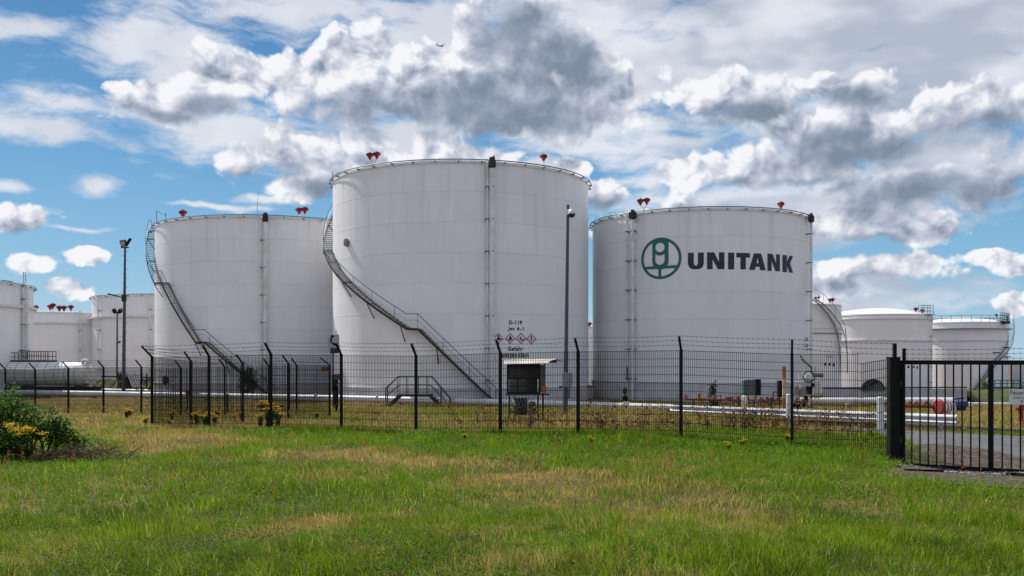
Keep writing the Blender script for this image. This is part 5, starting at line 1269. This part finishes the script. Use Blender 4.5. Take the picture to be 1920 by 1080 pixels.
# ---- leaf clouds for shrubs
def leaf_cloud(name, P, s0, s1, ca, cb, parent=None, kind=None, m=None, asp=.6):
    n = len(P); s_ = rng.uniform(s0, s1, n)[:, None]; a = rng.uniform(0, 6.28, n); el_ = rng.uniform(-1., 1., n)
    u = np.c_[np.cos(a), np.sin(a), el_*.8]; v = np.c_[-np.sin(a), np.cos(a), rng.uniform(-.9, .9, n)]*asp
    lo = root_of(parent).location if parent else (0, 0, 0); P = P-np.array(lo)
    V = np.stack([P-u*s_, P+v*s_-u*s_*.1, P+u*s_, P-v*s_-u*s_*.1], 1); i = np.arange(n)*4; r = rng.random((n, 1))
    C = np.array(ca)*(1-r)+np.array(cb)*r
    return arr_mesh(name, V.reshape(-1, 3), np.c_[i, i+1, i+2, i+3], np.zeros((0, 3), int), np.repeat(C, 4, 0), m or mleaf, kind, parent)
mstem = nmat('woody_stem', (.09, .06, .035), (.05, .035, .02), 8, .9); mgreen = nmat('green_stem', (.05, .09, .015), (.03, .06, .01), 8, .7)
# big bush at the left edge
bc = gpt(48, 862); t = thing('leafy_bush', 'large dark green bush at the left edge with yellow flowers in it', 'bush', tuple(bc))
Lb = []; st = MB(); random.seed(21)
lobes = [(-2.0, .2, .75, .85), (-1.0, .3, 1.0, .78), (-.35, .1, .92, .66), (.2, -.1, .68, .60), (.62, .1, .50, .46), (.98, .1, .30, .34), (-1.4, -.5, .5, .65), (-.6, -.6, .38, .5), (.1, -.5, .28, .38), (-2.6, .1, .9, .9)]
for (lx, ly, lz, lr) in lobes:
    for sh in range(int(40*lr)):
        a = random.uniform(0, 6.28); e_ = math.acos(random.uniform(-.3, 1)); rr = lr*random.uniform(.5, 1.08)
        c_ = np.array([bc.x+lx+rr*math.sin(e_)*math.cos(a), bc.y+ly+rr*math.sin(e_)*math.sin(a)*.9, bc.z+max(.05, lz+rr*math.cos(e_)*.85)])
        Lb.append(c_+rng.normal(0, 1, (55, 3))*np.array([.10, .10, .09]))
        if sh % 4 == 0: st.tube([(bc.x+lx*.6, bc.y+ly, bc.z-.05), ((bc.x+lx*.6+c_[0])/2, bc.y+ly, (bc.z+c_[2])/2+.1), tuple(c_)], [.03, .02, .008], 5)
Lb = np.concatenate(Lb); Lb = Lb[Lb[:, 2] > bc.z]
leaf_cloud('foliage', Lb, .022, .05, (.018, .06, .008), (.07, .17, .022), t)
part('stem', st, mstem, t)
fl = []
for px, py in ((18, 800), (28, 803), (42, 807), (50, 802), (22, 795), (58, 804), (80, 812), (36, 814)):
    p = at(px, py, bc.y-1.0); fl.append(np.array(p)+rng.normal(0, 1, (38, 3))*np.array([.06, .06, .022]))
leaf_cloud('flower_head', np.concatenate(fl), .010, .022, (.55, .36, .01), (.75, .52, .03), t, kind='stuff', asp=1)
# heap of cut branches beside it
hc = gpt(140, 868); t = thing('brushwood_heap', 'brown heap of dead branches lying right of the bush', 'branches', tuple(hc)); random.seed(4)
st = MB()
for i in range(330):
    x0, y0 = hc.x+random.gauss(0, .50), hc.y+random.gauss(.2, .35); z0 = hc.z+abs(random.gauss(.02, .12))*max(0, 1-abs(x0-hc.x)/1.5)
    a = random.uniform(0, 6.28); L_ = random.uniform(.15, .55); e_ = random.uniform(-.1, 1.0)
    p1 = (x0+L_*.5*math.cos(a), y0+L_*.5*math.sin(a), z0+L_*.5*math.sin(e_)); p2 = (x0+L_*math.cos(a+.4), y0+L_*math.sin(a+.4), z0+L_*math.sin(e_)*random.uniform(.5, 1.1))
    st.tube([(x0, y0, z0), p1, p2], [.011, .008, .004], 4, cap=False)
part('twig', st, nmat('dead_wood', (.13, .085, .06), (.07, .045, .03), 6, .9), t, kind='stuff')
mb = MB(); a = gpt(66, 862)+Vector((0, -.3, .08)); b = gpt(150, 858)+Vector((0, -.3, .10)); mb.tube([a, a.lerp(b, .5)+Vector((0, 0, .04)), b], [.03, .035, .03], 7); part('log', mb, nmat('bleached_wood', (.40, .34, .30), (.25, .2, .17), 6, .8), t, True)
mb = MB(); a = gpt(168, 838)+Vector((0, 0, .12)); mb.tube([a, a+Vector((.04, 0, -.1)), a+Vector((.10, .0, -.22))], .015, 5)
mb.tube([gpt(172, 834)+Vector((.0, 0, .12)), gpt(172, 834)+Vector((.35, .1, .02))], .012, 5); part('branch', mb, M['cream'], t)
n = 1500; P = np.c_[hc.x+rng.normal(0, .6, n), hc.y+rng.normal(.1, .3, n), hc.z+np.abs(rng.normal(.05, .12, n))]
leaf_cloud('dead_leaf', P, .015, .035, (.05, .035, .02), (.10, .085, .025), t, kind='stuff')
# small shrubs
def shrub(px, py, ptop, wpx, label, Y=None, dens=900, ca=(.018, .055, .010), cb=(.05, .12, .02), s=(.04, .09)):
    b_ = gpt(px, py) if Y is None else at(px, py, Y); H_ = (py-ptop)/F*b_.y; R0 = wpx/2/F*b_.y
    t = thing('shrub', label, 'shrub', tuple(b_)); st = MB(); st.tube([b_, b_+Vector((.03, 0, H_*.6)), b_+Vector((0, 0, H_*.95))], [.05, .03, .01], 6); L_ = []
    for i in range(14):
        k = .1+.85*i/14; a = i*2.4; r_ = R0*(1-abs(k-.4)*1.1)*.75; c_ = b_+Vector((r_*math.cos(a), r_*math.sin(a), H_*k)); st.tube([b_+Vector((0, 0, H_*k*.8)), c_], [.02, .006], 5)
        L_.append(np.array(c_)+rng.normal(0, 1, (dens//14, 3))*np.array([R0*.28, R0*.28, H_*.07]))
    part('stem', st, mstem, t); leaf_cloud('foliage', np.concatenate(L_), *s, ca, cb, t); return t
shrub(464, 742, 690, 34, 'green leafy shrub growing at the foot of the large left tank', Y=78, s=(.07, .15))
shrub(1336, 762, 716, 16, 'slender green sapling behind the rusty pipe', Y=52, dens=420)
shrub(1172, 752, 742, 10, 'tiny green plant at the foot of the bulbous valve', Y=60, dens=200)
shrub(1845, 737, 714, 26, 'light green shrub on the bank behind the gate bars', Y=76, ca=(.05, .10, .015), cb=(.10, .18, .03), dens=600)
# yellow-flowered ragwort plants along the fence: one plant, then copies
def ragwort():
    t = thing('ragwort', 'x', 'wildflower', (0, 0, 0), 'ragwort plants in yellow flower along the fence'); st = MB(); F_ = []; L_ = []; random.seed(8)
    for i in range(7):
        a = i*2.4; x, y = .10*math.cos(a)*(i > 0), .10*math.sin(a)*(i > 0); h = random.uniform(.55, .8)
        st.tube([(0, 0, -.03), (x*.6, y*.6, h*.6), (x*1.6, y*1.6, h)], [.010, .008, .004], 5)
        for k in range(5): b_ = random.uniform(0, 6.28); q = np.array([x*1.6+.09*math.cos(b_), y*1.6+.09*math.sin(b_), h+random.uniform(-.04, .05)]); F_.append(q+rng.normal(0, 1, (26, 3))*np.array([.022, .022, .010])); st.tube([(x*1.4, y*1.4, h*.85), tuple(q)], .003, 4)
        for k in range(16): z_ = random.uniform(.05, .85)*h; L_.append(np.array([x*z_/h*1.4, y*z_/h*1.4, z_])+rng.normal(0, .035, (5, 3)))
    part('stem', st, mgreen, t); leaf_cloud('foliage', np.concatenate(L_), .025, .05, (.03, .075, .012), (.06, .13, .02), t)
    leaf_cloud('flower_head', np.concatenate(F_), .008, .018, (.55, .36, .008), (.80, .55, .02), t, kind='stuff', asp=1.); return t
RW = [(237, 786, 1.0, 'ragwort behind the second-last far post left of the corner post'), (243, 782, .9, 'ragwort crowding the left side of the corner fence post'), (273, 800, .8, 'ragwort in front of the foot of the corner fence post'),
 (322, 788, .9, 'ragwort between the corner post and the next side fence post'), (318, 798, .5, 'small ragwort low in the dry grass right of the corner post'), (370, 800, 1.15, 'tall ragwort left of the second front fence post'), (386, 803, 1.15, 'full ragwort covering the foot of the second front fence post'), (402, 800, .9, 'ragwort right of the second front fence post'),
 (408, 786, .9, 'ragwort behind the fence left of the low dark square post'), (452, 788, .8, 'ragwort at the foot of the middle side fence post'), (440, 790, .7, 'sparse ragwort left of the middle side fence post'), (505, 804, 1.9, 'tallest ragwort, in front of the third front fence post'), (521, 800, 1.3, 'ragwort right of the third front fence post'), (488, 800, 1.0, 'ragwort left of the third front fence post'),
 (593, 786, .7, 'lone ragwort in dry grass left of the phone sign'), (1110, 836, .5, 'low ragwort in the meadow before the bare fence bay'), (872, 828, .45, 'low ragwort just left of the shelter fence post'), (1392, 842, .55, 'low ragwort in lush grass between the last two fence posts'), (1366, 848, .5, 'lower ragwort left of the lush clump near the fence'), (1478, 834, .6, 'ragwort at the foot of the last cranked fence post')]
proto = ragwort()
for i, (px, py, s_, lb) in enumerate(RW):
    o = proto if i == 0 else copy_tree(proto); p = gpt(px, py); o.location = p; o.rotation_euler = (0, 0, i*1.7); o.scale = (s_*.72, s_*.72, s_*.62); o['label'] = lb
# rubble stones along the gate sill
random.seed(12); mb = MB()
for i in range(1500):
    s_ = random.uniform(-.3, 6); p = gp(s_, 0); off = -abs(random.gauss(.15, .42)); q = Vector((p.x, p.y, 0))+nv*-off*1.0; r_ = random.uniform(.012, .045); zz = ground(q.x, q.y)+r_*.4+.02
    mb.lathe([(.001, -r_), (r_*random.uniform(.7, 1.1), -r_*.4), (r_*random.uniform(.8, 1.2), r_*.3), (.001, r_*.8)], (q.x, q.y, zz), 6)
part('gravel', mb, nmat('gravel_stone', (.34, .32, .29), (.035, .03, .024), 5, .9), kind='stuff')
